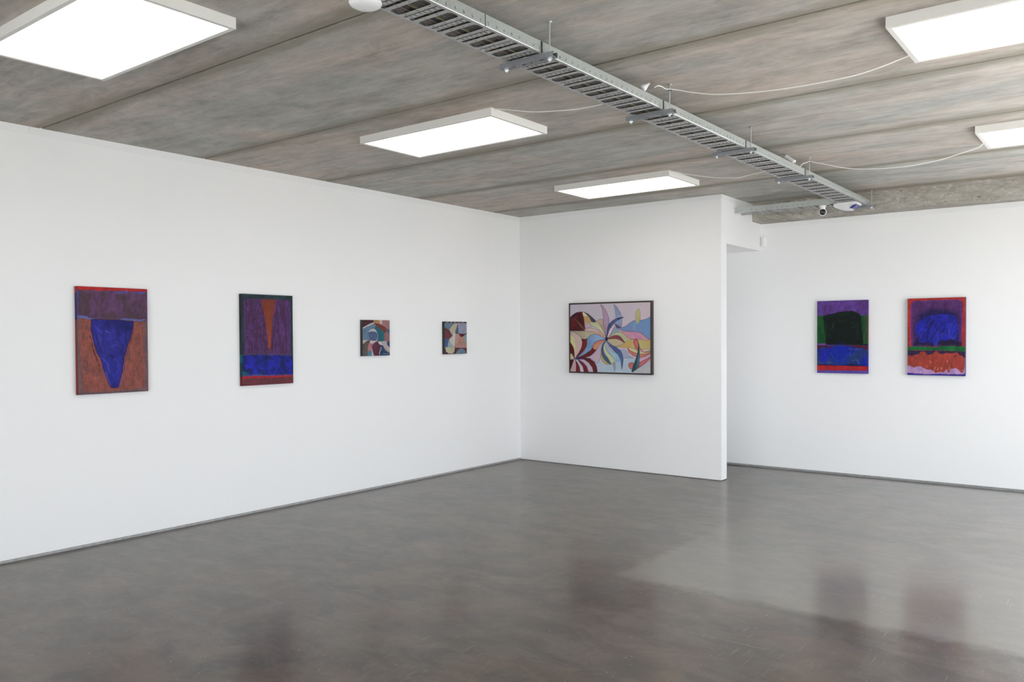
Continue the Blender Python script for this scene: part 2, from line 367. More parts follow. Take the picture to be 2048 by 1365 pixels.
# ------------------------------------------------------------------ perforated cable trays
def map_y(x0,z0):   # local (across, along, up)
    return lambda a,l,u:(x0+a,l,z0+u)
def tray(t, F, W, Hs, l0, l1, period, rails=True, skip=(), segs=None, rail_sides=(1,)):
    """F(across,along,up); base between l0,l1 ; rails perforated"""
    th=.0015
    def bx(mb,a0,a1,b0,b1,u0,u1):
        P=[F(a,b,u) for u in (u0,u1) for a,b in ((a0,b0),(a1,b0),(a1,b1),(a0,b1))]
        mb.add(P,[(0,3,2,1),(4,5,6,7),(0,1,5,4),(1,2,6,5),(2,3,7,6),(3,0,4,7)])
    # base
    mb=MB(); e=.013
    bx(mb,0,e,l0,l1,0,th); bx(mb,W-e,W,l0,l1,0,th)
    l=l0; 
    while l<l1-.001:
        k=period
        o=min(l+k*.375,l1)                      # wide open slot [l, o]
        b1=min(o+k*.14,l1); 
        if b1>o:
            # bar with three small holes: built from pieces around the holes
            hs=[.18,.5,.82]; hw=.0045; mid=(o+b1)/2
            a=e
            for h in hs:
                c=W*h
                c=max(c,e+.006); c=min(c,W-e-.006)
                bx(mb,a,c-hw,o,b1,0,th); bx(mb,c-hw,c+hw,o,mid-hw*.8,0,th); bx(mb,c-hw,c+hw,mid+hw*.8,b1,0,th); a=c+hw
            bx(mb,a,W-e,o,b1,0,th)
        r0=b1+k*.035; r1=r0+k*.20
        if r1<l1:
            # raised rung with short slits
            n=7; a0=e; aw=(W-2*e)/n
            for i in range(n):
                bx(mb,a0+i*aw,a0+(i+1)*aw-.0065,r0,r1,.001,.001+th)
            bx(mb,e,W-e,r0,r0+.003,.001,.001+th); bx(mb,e,W-e,r1-.003,r1,.001,.001+th)
        c0=r1+k*.105; c1=min(l+k,l1)
        if c1>c0:
            hs=[.34,.66]; hw=.0045; mid=(c0+c1)/2; a=e
            for h in hs:
                c=W*h
                bx(mb,a,c-hw,c0,c1,0,th); bx(mb,c-hw,c+hw,c0,mid-hw*.8,0,th); bx(mb,c-hw,c+hw,mid+hw*.8,c1,0,th); a=c+hw
            bx(mb,a,W-e,c0,c1,0,th)
        # chamfered corners at the ends of the open slots
        for (aa,sg) in ((e,1),(W-e,-1)):
            for (bb,s2) in ((l,1),(o,-1)):
                if o<l1:
                    P=[F(aa,bb,u) for u in (0,th)]+[F(aa+sg*.012,bb,u) for u in (0,th)]+[F(aa,bb+s2*.012,u) for u in (0,th)]
                    mb.add(P,[(0,2,4),(1,5,3),(2,3,5,4)])
        l+=k
    part('tray_base',mb,M_GALVB,t)
    # rails
    for side in (0,1):
        mb=MB(); a=0 if side==0 else W; n=12; hp=.0532; hr=.0075; hz=Hs*.36
        sgn=-1 if side==0 else 1
        l=l0; first=True
        while l<l1-.0005:
            m1=min(l+hp,l1); c=(l+m1)/2
            hole=(m1-l>hp*.9) and not any(s0<c<s1 for s0,s1 in skip)
            if not hole:
                P=[F(a,l,0),F(a,m1,0),F(a,m1,Hs),F(a,l,Hs)]; mb.add(P,[(0,1,2,3)])
            else:
                rect=[(l,0),(c,0),(m1,0),(m1,hz),(m1,Hs),(c,Hs),(l,Hs),(l,hz)]
                # ring of hole matched with 8 rect points (16-gon)
                ho=[];hi=[]
                angs=[math.atan2(q-hz,p-c) for p,q in rect]
                vs=[F(a,p,q) for p,q in rect]
                for an in angs: ho.append((c+hr*math.cos(an),hz+hr*math.sin(an)))
                # add middle angles for roundness
                full=[]
                for i in range(8):
                    a0=angs[i]; a1=angs[(i+1)%8]
                    while a1<a0: a1+=2*PI
                    full.append(a0); full.append((a0+a1)/2)
                hv=[F(a,c+hr*math.cos(x),hz+hr*math.sin(x)) for x in full]
                lip=[F(a+sgn*.0022,c+hr*.86*math.cos(x),hz+hr*.86*math.sin(x)) for x in full]
                inn=[F(a-sgn*.002,c+hr*.62*math.cos(x),hz+hr*.62*math.sin(x)) for x in full]
                base=len(mb.v)
                fs=[]
                for i in range(8):
                    j=(i+1)%8
                    fs.append((i,j,8+(2*i+2)%16,8+2*i+1,8+2*i))
                mb.add(vs+hv,fs)
                mb.add(hv+lip+inn,[(i,(i+1)%16,16+(i+1)%16,16+i) for i in range(16)]+[(16+i,16+(i+1)%16,32+(i+1)%16,32+i) for i in range(16)])
            l=m1
        # folded top lip
        P=[F(a,l0,Hs),F(a,l1,Hs),F(a-sgn*.008,l1,Hs),F(a-sgn*.008,l0,Hs)]; mb.add(P,[(0,1,2,3)])
        P=[F(a+sgn*.0010,l0,.0034),F(a+sgn*.0010,l1,.0034),F(a-sgn*.0003,l1,.0014),F(a-sgn*.0003,l0,.0014)]; mb.add(P,[(0,1,2,3)],1)  # brighter strip standing in for the highlight along the bottom fold
        o=part('side_rail',mb,[M_GALV,M_ZINC],t)
        s=o.modifiers.new('s','SOLIDIFY'); s.thickness=.0014; s.offset=0
    return t
TX0,TX1,TZ=3.615,3.825,2.800
RODS=[-4.88,-3.676,-2.442,-1.185,.748]
t=thing('cable_tray','long galvanised perforated cable tray hung below the ceiling on brackets','cable tray',(TX0,-5,TZ))
tray(t,map_y(TX0,TZ),TX1-TX0,.052,-8.404,.796,.1602,skip=[(r-.03,r+.085) for r in RODS]+[(-5.33,-5.30)])
for r in RODS[:4]:
    mb=MB().box(TX1+.0008,TX1+.0028,r-.022,r+.09,TZ+.002,TZ+.0505)
    part('splice_plate',mb,M_GALV,t)
    part('dark_strip',MB().box(TX1+.0002,TX1+.0026,r-.034,r-.023,TZ+.001,TZ+.051),M_DARK,t,label='dark upright strip on the tray side')  # thin dark box just before each splice plate
part('dark_strip',MB().box(TX1+.0002,TX1+.0016,-5.316,-5.312,TZ+.001,TZ+.051),M_DARK,t,label='dark upright strip on the tray side')

t=thing('cable_tray','short galvanised cable tray branching from the white bulkhead to the long tray','cable tray',(L1,.345,2.788))
tray(t,lambda a,l,u:(l,.345+a,2.788+u),.189,.056,L1+.001,TX0-.004,.1602)
part('joint_plate',MB().box(3.40,3.612,.34,.3435,2.79,2.842),M_GALV,t)

# cables lying in the tray
cabs=[(3.640,.0055,(.07,.07,.07),'pale grey'),(3.655,.005,(.11,.075,.060),'copper coloured'),(3.667,.005,(.05,.05,.045),'charcoal'),
      (3.679,.005,(.10,.07,.06),'copper coloured'),(3.693,.006,(.01,.01,.01),'black'),(3.707,.006,(.01,.01,.01),'black'),(3.720,.0045,(.20,.175,.07),'yellow'),
      (3.732,.005,(.045,.045,.04),'charcoal'),(3.747,.007,(.055,.055,.05),'charcoal'),(3.763,.007,(.06,.06,.055),'charcoal'),(3.779,.007,(.05,.05,.05),'charcoal'),(3.794,.005,(.13,.09,.075),'copper coloured'),(3.807,.006,(.07,.07,.065),'charcoal')]
cm={}
for i,(cx_,r_,c_,nm) in enumerate(cabs):
    if nm not in cm: cm[nm]=plain(nm.replace(' ','_')+'_cable',c_,.5,var=.15)
    pts=[]; y=-8.38
    while y<.62:
        pts.append((cx_+.0015*math.sin(y*3.1+i),y,TZ+.0045+r_+.001*math.sin(y*5+i))); y+=.25
    o=MB().tube(pts,r_,8).build('tray_cable',cm[nm],None,loc=(cx_,-4,TZ+.01))
    tag(o,'thin %s cable lying along the long ceiling cable tray'%nm,'cable','%s cables in the long tray'%nm)
# second layer that fills the tray
for i in range(6):
    cx_=3.637+i*.034; pts=[]; y=-8.38
    while y<.62:
        pts.append((cx_+.002*math.sin(y*2+i),y,TZ+.0265+.001*math.sin(y*4+i))); y+=.25
    o=MB().tube(pts,.0072,8).build('tray_cable',cm['charcoal'],None,loc=(cx_,-4,TZ+.03))
    tag(o,'charcoal cable in the upper layer inside the long ceiling cable tray','cable','upper layer of cables in the long tray')

# ------------------------------------------------------------------ hangers
HL=['bracket under the long tray, nearest of the five hangers','second nearest hanger bracket, beside the white plug on the tray',
    'middle hanger bracket of the five under the long tray','fourth hanger bracket, beside the white junction box on the tray',
    'farthest hanger bracket, against the concrete beam beyond the siren']
for yr,lb in zip(RODS,HL):
    top=H-.0005
    t=thing('tray_hanger',lb,'hanger bracket',(3.73,yr,2.79),'threaded-rod hangers of the cable tray')
    x0,x1=3.575,3.882; z0,z1=2.777,2.7992; w=.0205
    mb=MB(); th=.002
    mb.box(x0,x1,yr-w,yr-w+th,z0,z1).box(x0,x1,yr+w-th,yr+w,z0,z1)
    mb.box(x0,x1,yr-w+th,yr-w+.011,z1-th,z1).box(x0,x1,yr+w-.011,yr+w-th,z1-th,z1)
    # slotted web
    mb.box(x0,x1,yr-w+th,yr-.005,z0,z0+th).box(x0,x1,yr+.005,yr+w-th,z0,z0+th)
    a=x0
    for k in range(6):
        s=x0+.018+k*.05
        ln=.026 if k%2==0 else .010
        mb.box(a,s,yr-.005,yr+.005,z0,z0+th); a=s+ln
    mb.box(a,x1,yr-.005,yr+.005,z0,z0+th)
    part('channel',mb,M_STRUT,t)
    for xr_ in (3.600,3.851):
        mb=MB(); pts=[]; z=2.757
        mb.tube([(xr_,yr,2.757),(xr_,yr,top)],.0042,8)
        z=2.758
        rod=part('threaded_rod',mb,M_GALV,t)
        nb=MB().lathe((xr_,yr,2.7635),(0,0,1),[(0,.002),(0,.008),(.0065,.009),(.0065,.0125),(.0088,.0125),(.0133,.0125),(.0133,.004)],6)
        for i in range(len(nb.sm)): nb.sm[i]=False
        part('nut',nb,M_ZINC,rod,root=t)
        if yr<.5 or xr_<9:
            part('anchor',MB().lathe((xr_,yr,top),(0,0,-1),[(0,.001),(0,.013),(.003,.013),(.004,.006),(.012,.006),(.012,.001)],10),M_GALV,rod,root=t)

# ------------------------------------------------------------------ lamp flexes
def smooth(pts,n=6):
    P=[Vector(p) for p in pts]; out=[]
    for i in range(len(P)-1):
        p0=P[max(i-1,0)];p1=P[i];p2=P[i+1];p3=P[min(i+2,len(P)-1)]
        for k in range(n):
            s=k/n; out.append(.5*((2*p1)+(-p0+p2)*s+(2*p0-5*p1+4*p2-p3)*s*s+(-p0+3*p1-3*p2+p3)*s**3))
    out.append(P[-1]); return out
def flex(pts,label,r=.0032):
    o=MB().tube(smooth(pts),r,8).build('lamp_cable',M_WIRE,None,loc=pts[0]); tag(o,label,'cable','white flexes from the panel lights'); return o
flex([(2.757,-3.92,2.938),(2.80,-3.917,2.931),(2.912,-3.909,2.906),(3.058,-3.899,2.874),(3.199,-3.889,2.858),(3.337,-3.879,2.846),(3.47,-3.87,2.846),(3.56,-3.865,2.852),(3.608,-3.86,2.861),(3.64,-3.855,2.858)],'thin white cable from the middle panel light to the left side of the long tray')
flex([(2.737,-1.45,2.938),(2.80,-1.44,2.918),(2.867,-1.427,2.898),(3.018,-1.402,2.862),(3.165,-1.377,2.835),(3.309,-1.352,2.823),(3.411,-1.335,2.836),(3.54,-1.31,2.856),(3.608,-1.30,2.863),(3.64,-1.295,2.856)],'thin white cable from the panel light by the middle wall to the long tray')
flex([(5.081,-3.502,2.896),(4.972,-3.517,2.865),(4.856,-3.533,2.841),(4.761,-3.547,2.832),(4.563,-3.575,2.823),(4.356,-3.604,2.826),(4.14,-3.635,2.844),(3.999,-3.655,2.874),(3.90,-3.668,2.905),(3.860,-3.690,2.912),(3.842,-3.706,2.913),(3.831,-3.735,2.922),(3.822,-3.765,2.921),(3.812,-3.79,2.905)],'white cable from the big right-hand panel light looped past a threaded rod')
flex([(5.081,-1.10,2.893),(5.04,-1.105,2.866),(4.931,-1.111,2.84),(4.799,-1.12,2.81),(4.595,-1.133,2.790),(4.383,-1.148,2.793),(4.163,-1.163,2.819),(3.973,-1.180,2.876),(3.875,-1.192,2.906),(3.846,-1.196,2.909),(3.830,-1.215,2.900),(3.814,-1.242,2.889),(3.808,-1.261,2.871),(3.799,-1.292,2.857)],'white cable sagging from the far right panel light to the farthest tray hangers')
# white connectors resting on the tray
ax=Vector((.028,.10,.075)).normalized()  # tilted towards the second hanger
mb=MB().lathe((3.795,-3.905,2.872),ax,[(0,.001),(0,.019),(.010,.020),(.030,.017),(.050,.010),(.070,.006),(.078,.004),(.078,.001)],16)
tag(mb.build('cable_plug',M_PLAST,None,loc=(3.795,-3.905,2.872)),'white tapered plug sticking up from the tray by the second hanger','plug')
mb=MB(); c=Vector((3.786,-1.45,2.898)); u=Vector((.056,.0,-.043)).normalized(); w=Vector((0,1,0)); n=u.cross(w).normalized()
P=[c+u*a*.042+w*b*.022+n*d*.013 for d in (-1,1) for a,b in ((-1,-1),(1,-1),(1,1),(-1,1))]
mb.add(P,[(0,3,2,1),(4,5,6,7),(0,1,5,4),(1,2,6,5),(2,3,7,6),(3,0,4,7)])
c2=c+u*.042
mb.tube([c2,c2+u*.01],[.008,.006],10)
tag(mb.build('junction_box',M_PLAST,None,.003,loc=tuple(c)),'small tilted white junction box resting on the long cable tray','junction box')
# cable ties on the rods
for (x,y,z,l) in ((3.855,-3.676,2.912,'black cable tie holding the flex to the second hanger rod'),(3.855,-1.185,2.909,'black cable tie holding the flex to the fourth hanger rod')):
    mb=MB().lathe((x-.002,y,z-.004),(0,0,1),[(0,.005),(0,.0085),(.006,.0085),(.006,.005)],12); mb.box(x+.006,x+.013,y-.004,y+.003,z-.005,z+.003)
    tag(mb.build('cable_tie',M_DARK,None,loc=(x,y,z)),l,'cable tie')

# ------------------------------------------------------------------ smoke detector style dome at the near left of the tray
mb=MB().lathe((3.625,-5.80,2.7995),(0,0,-1),[(0,.001),(0,.062),(.006,.064),(.014,.060),(.022,.046),(.028,.025),(.030,.001)],28)
o=tag(mb.build('ceiling_sensor',M_PLAST,None,loc=(3.625,-5.80,2.80)),'round white sensor on the underside of the tray, cut by the top edge','sensor')

# ------------------------------------------------------------------ camera, siren, motion sensor
cv=(Vector((6.0,-7.5,1.4))-Vector((3.478,.40,2.722))).normalized()
t=thing('security_camera','white ball security camera with black lens hanging under the short tray','security camera',(3.478,.40,2.787))
part('mount',MB().lathe((3.478,.40,2.7875),(0,0,-1),[(0,.001),(0,.036),(.006,.036),(.010,.026),(.034,.025),(.038,.022),(.044,.018)],24),M_PLAST,t)
c=Vector((3.478,.40,2.722))
pf=[(-.038*math.cos(a),.038*math.sin(a)) for a in [i*PI/14 for i in range(0,11)]]
pf=[(d,max(r,.0005)) for d,r in pf]+[(.025,.0300),(.028,.0288)]
part('housing',MB().lathe(c,cv,pf,28),M_PLAST,t)
part('lens',MB().lathe(c,cv,[(.024,.0288),(.0275,.0285),(.031,.022),(.033,.012),(.0335,.0005)],28),M_BLACK,t,label='round black lens')

t=thing('alarm_siren','white alarm siren box with blue lens under the far end of the tray','siren',(3.69,.49,2.79))
prof=[(3.582,2.798),(3.582,2.762),(3.600,2.752),(3.640,2.738),(3.680,2.730),(3.722,2.729),(3.752,2.742),(3.802,2.772),(3.806,2.785),(3.802,2.7985)]
part('casing',MB().prism(prof,lambda a,b,d:(a,d,b),.40,.555),M_PLAST,t,.0015)
# blue lens bulging from the lower right slope
d=Vector((.080,0,.043)).normalized(); nrm=Vector((.45,0,-.89)); c=Vector((3.768,.40,2.7515))
mb=MB()
rings=[]
for k,(rr,off) in enumerate(((1.0,0),(.96,.006),(.75,.012),(.4,.015),(.01,.016))):
    rings.append([c+d*(.035*rr*math.cos(2*PI*j/24))+Vector((0,1,0))*(-off+.001)+Vector((.3,0,-.95)).normalized()*(.0105*rr*math.sin(2*PI*j/24)) for j in range(24)])
vs=[v for r in rings for v in r]
fs=[(i*24+j,i*24+(j+1)%24,(i+1)*24+(j+1)%24,(i+1)*24+j) for i in range(4) for j in range(24)]
mb.add(vs,fs,0,True)
under=[]
part('strobe_lens',mb,M_BLUE,t,label='blue strobe lens')
mb=MB().prism([(3.742,2.7365),(3.762,2.7385),(3.797,2.762),(3.799,2.769),(3.770,2.752)],lambda a,b,dd:(a,dd,b),.402,.548)
part('lens_base',mb,M_BLUE,t,label='blue lens band')

t=thing('motion_sensor','small white motion sensor box in the corner of the recessed wall near the bulkhead','motion sensor',(2.61,1.09,2.545))
mb=MB().prism([(2.586,1.1035),(2.650,1.1035),(2.650,1.078),(2.632,1.058),(2.604,1.058),(2.586,1.078)],lambda a,b,dd:(a,b,dd),2.498,2.602)
part('sensor_body',mb,M_PLAST,t,.004)
part('sensor_window',MB().prism([(2.604,1.059),(2.632,1.059),(2.630,1.054),(2.606,1.054)],lambda a,b,dd:(a,b,dd),2.512,2.560),plain('sensor_lens',(.74,.74,.72),.3),t,.002)

# ------------------------------------------------------------------ paintings
def s2l(c): 
    c=np.asarray(c,float)/255.; return np.where(c<=.04045,c/12.92,((c+.055)/1.055)**2.4)
def vnoise(nu,nv,U,V,seed):
    rs=np.random.RandomState(seed); g=rs.rand(nv+2,nu+2)
    x=np.clip(U,0,1)*nu; y=np.clip(V,0,1)*nv; i=np.floor(x).astype(int).clip(0,nu); j=np.floor(y).astype(int).clip(0,nv)
    fx=x-i; fy=y-j; fx=fx*fx*(3-2*fx); fy=fy*fy*(3-2*fy)
    return (g[j,i]*(1-fx)+g[j,i+1]*fx)*(1-fy)+(g[j+1,i]*(1-fx)+g[j+1,i+1]*fx)*fy
def fbm(nu,nv,U,V,seed):
    return (.5*vnoise(nu,nv,U,V,seed)+.3*vnoise(nu*2,nv*2,U,V,seed+1)+.2*vnoise(nu*4,nv*4,U,V,seed+2))
class Art:
    """a small painter: works in the plane of one canvas; u to the right, v downwards, 0..1"""
    def __init__(s, quad, W, Hh, nu, nv, light):
        s.nu,s.nv=nu,nv; s.asp=W/Hh
        U,V=np.meshgrid(np.linspace(0,1,nu),np.linspace(0,1,nv)); s.U,s.V=U,V
        w=.012 if nu in (280,300) else .003      # hand-painted wobble of every edge
        s.Uw=U+w*(fbm(16,20,U,V,91)-.5)+w*.5*(fbm(50,60,U,V,93)-.5); s.Vw=V+w*(fbm(16,20,U,V,95)-.5)+w*.5*(fbm(50,60,U,V,97)-.5)
        s.C=np.zeros((nv,nu,3)); s.light=light; s.grey=.04; s.px=1.0/nu
        src=quad; dst=[(0,0),(1,0),(1,1),(0,1)]; A=[];b=[]
        for (x,y),(u,v) in zip(src,dst):
            A.append([x,y,1,0,0,0,-u*x,-u*y]);b.append(u); A.append([0,0,0,x,y,1,-v*x,-v*y]);b.append(v)
        h=np.linalg.solve(np.array(A,float),np.array(b,float)); s.Hm=np.append(h,1).reshape(3,3)
    def m(s,pts):
        p=np.array([(x,y,1) for x,y in pts],float)@s.Hm.T; return p[:,:2]/p[:,2:]
    def col(s,c):
        q=s2l(c)/s.light; q=q*(1-s.grey)+q.mean()*s.grey; return np.clip(q-.004,.002,.9)
    @staticmethod
    def curve(P,closed,n=7):
        P=np.asarray(P); k=len(P); out=[]
        R=range(k) if closed else range(k-1)
        for i in R:
            p0=P[(i-1)%k] if closed else P[max(i-1,0)]; p1=P[i]; p2=P[(i+1)%k]; p3=P[(i+2)%k] if closed else P[min(i+2,k-1)]
            for t in np.arange(n)/n: out.append(.5*(2*p1+(-p0+p2)*t+(2*p0-5*p1+4*p2-p3)*t*t+(-p0+3*p1-3*p2+p3)*t**3))
        if not closed: out.append(P[-1])
        return np.array(out)
    def dist(s,P,closed,m):
        X=s.Uw[m]*s.asp; Y=s.Vw[m]; d=np.full(X.shape,1e9)
        Q=P*np.array([s.asp,1]); k=len(Q)
        for i in range(k if closed else k-1):
            a=Q[i]; b=Q[(i+1)%k]; ab=b-a; L=ab@ab+1e-12
            t=(((X-a[0])*ab[0]+(Y-a[1])*ab[1])/L).clip(0,1)
            d=np.minimum(d,(X-a[0]-t*ab[0])**2+(Y-a[1]-t*ab[1])**2)
        return np.sqrt(d)
    def box(s,P,pad):
        px=pad/s.asp
        return (s.U>P[:,0].min()-px)&(s.U<P[:,0].max()+px)&(s.V>P[:,1].min()-pad)&(s.V<P[:,1].max()+pad)
    def blend(s,m,a,c,c2=None,nz=None):
        col=s.col(c)
        if c2 is not None:
            n=nz[m][:,None]; col=col*(1-n)+s.col(c2)*n
        s.C[m]=s.C[m]*(1-a[:,None])+col*a[:,None]
    def poly(s,pts,c,c2=None,nz=None,curve=False,soft=.003,alpha=1,line=None,lw=.004):
        P=s.m(pts)
        if curve: P=s.curve(P,True)
        m=s.box(P,soft*2+.02); X=s.Uw[m]; Y=s.Vw[m]; ins=np.zeros(X.shape,bool); k=len(P)
        for i in range(k):
            a=P[i]; b=P[(i+1)%k]
            if a[1]==b[1]: continue
            cr=((a[1]>Y)!=(b[1]>Y))&(X<(b[0]-a[0])*(Y-a[1])/(b[1]-a[1])+a[0]); ins^=cr
        d=s.dist(P,True,m); sd=np.where(ins,d,-d)
        a=(sd/(2*soft)+.5).clip(0,1)*alpha
        s.blend(m,a,c,c2,nz)
        if line is not None:
            la=((lw-d)/.003+.5).clip(0,1)*.85; s.blend(m,la,line)
        return s
    def stroke(s,pts,w,c,alpha=1,taper=False,rag=None,soft=.003):
        P=s.curve(s.m(pts),False,5); m=s.box(P,w+soft*2+.012)
        d=s.dist(P,False,m)
        ww=w/2
        if rag is not None: ww=ww*(.35+1.3*rag[m])
        a=((ww-d)/(2*soft)+.5).clip(0,1)*alpha; s.blend(m,a,c); return s
    def n(s,a,b,seed,lo=.3,hi=.7): 
        return ((fbm(a,b,s.U,s.V,seed)-lo)/(hi-lo)).clip(0,1)

def paint_mat(name,rough=.55,bump=.35):
    m=NT(name); a=m.n('ShaderNodeVertexColor'); a.layer_name='Col'
    m.set(**{'Base Color':a.outputs['Color'],'Roughness':rough})
    m.b.inputs['Specular IOR Level'].default_value=.18
    m.bump(m.noise(m.coord((60,60,25)),1.0,4),bump,.0015); return m.mat
M_PAINT=paint_mat('brushed_oil_paint')

def canvas(name, art, origin, uvec, W, Hh, depth, nvec, sidecol, parent=None, topcol=None, edge=None):
    """front face grid with the painted colours, plus painted canvas edges"""
    nu,nv=art.nu,art.nv
    if nu in (280,300):     # visible brushwork
        b1=fbm(38,12,(art.Uw+.12*art.V)/1.12,art.V,7)-.5; b2=fbm(12,44,art.U,(art.Vw+.15*art.U)/1.15,17)-.5; b3=fbm(60,60,art.U,art.V,27)-.5
        art.C=np.clip(art.C*np.exp(.55*b1+.4*b2+.35*b3)[...,None],.001,.9)
    o=Vector(origin); u=Vector(uvec); n=Vector(nvec)   # origin: top-left on the wall side
    U=art.U.ravel(); V=art.V.ravel()
    pos=np.zeros((nu*nv,3))
    for k in range(3): pos[:,k]=o[k]+n[k]*depth+u[k]*U*W
    pos[:,2]-=V*Hh
    col=np.ones((nu*nv,4)); col[:,:3]=art.C.reshape(-1,3)
    i=np.arange(nu-1)[None,:]+np.arange(nv-1)[:,None]*nu; i=i.ravel()
    faces=np.stack([i,i+nu,i+nu+1,i+1],1).tolist()
    verts=pos.tolist(); colors=col.tolist()
    # edges: extrude border rows to the wall with the border's own colour
    def strip(idx,sc):
        base=len(verts)
        for q in idx:
            p=verts[q]; verts.append(p); verts.append([p[k]-n[k]*depth for k in range(3)])
            cc=list(colors[q]) if sc is None else [*sc,1]
            if sc is not None and isinstance(sc,dict): pass
            colors.append(cc); colors.append(cc)
        for k in range(len(idx)-1): faces.append([base+2*k,base+2*k+1,base+2*k+3,base+2*k+2])
    top=list(range(nu)); bot=list(range(nu*(nv-1),nu*nv)); lef=list(range(0,nu*nv,nu)); rig=list(range(nu-1,nu*nv,nu))
    strip(top[::-1],topcol if topcol is not None else sidecol); strip(bot,sidecol)
    def side(idx,sc):
        if callable(sc):
            base=len(verts)
            for q in idx:
                p=verts[q]; verts.append(p); verts.append([p[k]-n[k]*depth for k in range(3)])
                cc=[*sc(art.V.ravel()[q]),1]; colors.append(cc); colors.append(cc)
            for k in range(len(idx)-1): faces.append([base+2*k,base+2*k+1,base+2*k+3,base+2*k+2])
        else: strip(idx,sc)
    side(lef,edge if edge else sidecol); side(rig[::-1],edge if edge else sidecol)
    # back
    b=len(verts)
    for p in (o,o+u*W,o+u*W-Vector((0,0,Hh)),o-Vector((0,0,Hh))): verts.append(list(p)); colors.append([.5,.45,.35,1])
    faces.append([b,b+1,b+2,b+3])
    off=OFF[parent.name] if parent else o
    verts=[[v[k]-off[k] for k in range(3)] for v in verts]
    me=bpy.data.meshes.new(name); me.from_pydata(verts,[],faces); me.materials.append(M_PAINT)
    ca=me.color_attributes.new('Col','FLOAT_COLOR','POINT'); ca.data.foreach_set('color',np.array(colors,dtype=np.float32).ravel())
    me.update(); ob=bpy.data.objects.new(name,me); COL.objects.link(ob)
    if parent: ob.parent=parent
    else: ob.location=o
    return ob
LW,LB,LR=1.10,1.00,1.18     # light falling on the left, middle and right walls (for reading paint colours)
# --- 1: dark blue tapering shape on red-brown
A=Art([(125,72),(930,108),(937,1272),(133,1312)],.516,.772,300,440,LW)
S=A.n
A.poly([(100,50),(960,50),(960,1350),(100,1350)],(108,84,88))
A.poly([(160,440),(290,445),(780,470),(905,480),(905,700),(890,1010),(885,1230),(700,1255),(400,1275),(185,1270),(170,1000),(150,640)],(133,74,64),(146,80,70),S(8,14,3),curve=False,soft=.008)
A.poly([(880,480),(935,480),(938,1275),(885,1250),(895,1000)],(104,82,92),(120,80,82),S(3,20,9),soft=.01)
A.poly([(100,60),(940,95),(940,140),(100,115)],(166,28,34),(180,34,36),S(20,4,5))
A.poly([(100,114),(940,140),(940,480),(760,470),(600,448),(420,446),(300,438),(180,428),(100,440)],(82,58,72),(94,62,98),S(7,6,12,.35,.6),soft=.004)
A.poly([(100,114),(150,118),(140,250),(135,400),(100,420)],(64,70,140),(84,62,96),S(4,16,2))
A.stroke([(128,415),(200,425),(290,440),(330,446)],.014,(92,104,176),.9,rag=S(10,4,4))
A.stroke([(640,455),(760,458),(850,462),(925,462)],.013,(96,108,176),.85,rag=S(12,4,6))
A.stroke([(570,145),(620,150),(700,140)],.018,(84,78,150),.8,rag=S(12,6,8)); A.stroke([(760,152),(900,150)],.012,(80,80,150),.8,rag=S(12,6,18))
for k,(x,y,l) in enumerate([(230,240,80),(330,300,70),(430,170,60),(520,260,90),(650,270,100),(770,260,90),(400,370,60),(620,360,70),(250,330,60)]):
    A.stroke([(x,y),(x+15,y+l*.5),(x-12,y+l)],.022,(98,66,112) if k%2 else (74,52,62),.45,rag=S(10,10,30+k),soft=.012)
A.poly([(285,448),(420,452),(560,458),(770,480),(765,540),(735,660),(700,760),(660,900),(640,1040),(590,1228),(512,1230),(470,1150),(440,1060),(390,900),(350,830),(318,720),(300,650),(285,560)],(30,28,112),(42,42,140),S(6,9,21,.35,.65),line=(40,14,70),lw=.004)
A.poly([(560,462),(765,485),(740,600),(600,560)],(22,22,88),alpha=.7,soft=.03)
A.poly([(430,890),(600,880),(640,960),(600,1190),(520,1200),(450,1050)],(40,44,150),alpha=.55,soft=.04)
for p,c,w in [([(330,520),(360,560),(400,600)],(60,64,165),.012),([(450,580),(480,605),(500,600)],(90,100,190),.006),([(370,620),(400,700),(380,760)],(52,56,150),.02),([(560,500),(600,620),(560,690)],(26,26,98),.03),([(690,540),(680,620),(690,700)],(20,20,80),.02),([(520,760),(560,740),(600,760)],(66,70,170),.01),([(420,900),(470,960),(490,1060)],(70,74,180),.01),([(560,900),(600,950),(590,1000)],(56,60,160),.012),([(500,860),(540,885)],(16,16,64),.016),([(330,560),(360,700),(400,840)],(24,24,90),.008),([(600,680),(640,760),(620,840)],(24,24,96),.02),([(450,1060),(480,1150),(510,1200)],(80,88,185),.006),([(540,980),(560,1100)],(30,30,120),.02)]:
    A.stroke(p,w,c,.65,rag=S(18,18,44),soft=.006)
A.stroke([(265,640),(290,690),(305,790),(345,900),(375,990)],.007,(66,26,62),.9,rag=S(20,30,7)); A.stroke([(245,550),(290,590)],.006,(90,40,60),.7)
A.stroke([(775,560),(745,680),(710,790),(680,900),(655,1090)],.006,(66,26,62),.85,rag=S(20,30,17))
A.stroke([(640,960),(620,1120)],.005,(56,26,86),.8)
rs=random.Random(3)
for (x,y) in [(215,900),(240,960),(225,1040),(300,1050),(345,1110),(380,1060),(290,1190),(225,1230),(250,520),(200,640),(850,530),(720,830),(700,890),(830,840),(850,900),(840,960),(800,700),(760,1060),(820,1110),(880,780),(690,1000),(770,1170),(640,1170),(870,1190),(245,880),(265,1000),(190,1000),(440,1240),(795,1010)]:
    dx=rs.uniform(-14,18)
    A.stroke([(x,y-28),(x+dx,y),(x+dx*1.4,y+28)],.017,(104,70,72),.7,rag=S(26,26,int(x)),soft=.006)
A.stroke([(130,1290),(400,1292),(700,1275),(935,1262)],.006,(60,40,60),.6)
sidec=lambda v: tuple(s2l((150,50,42) if v<.06 else ((56,44,92) if v<.31 else (128,50,40)))/LW)
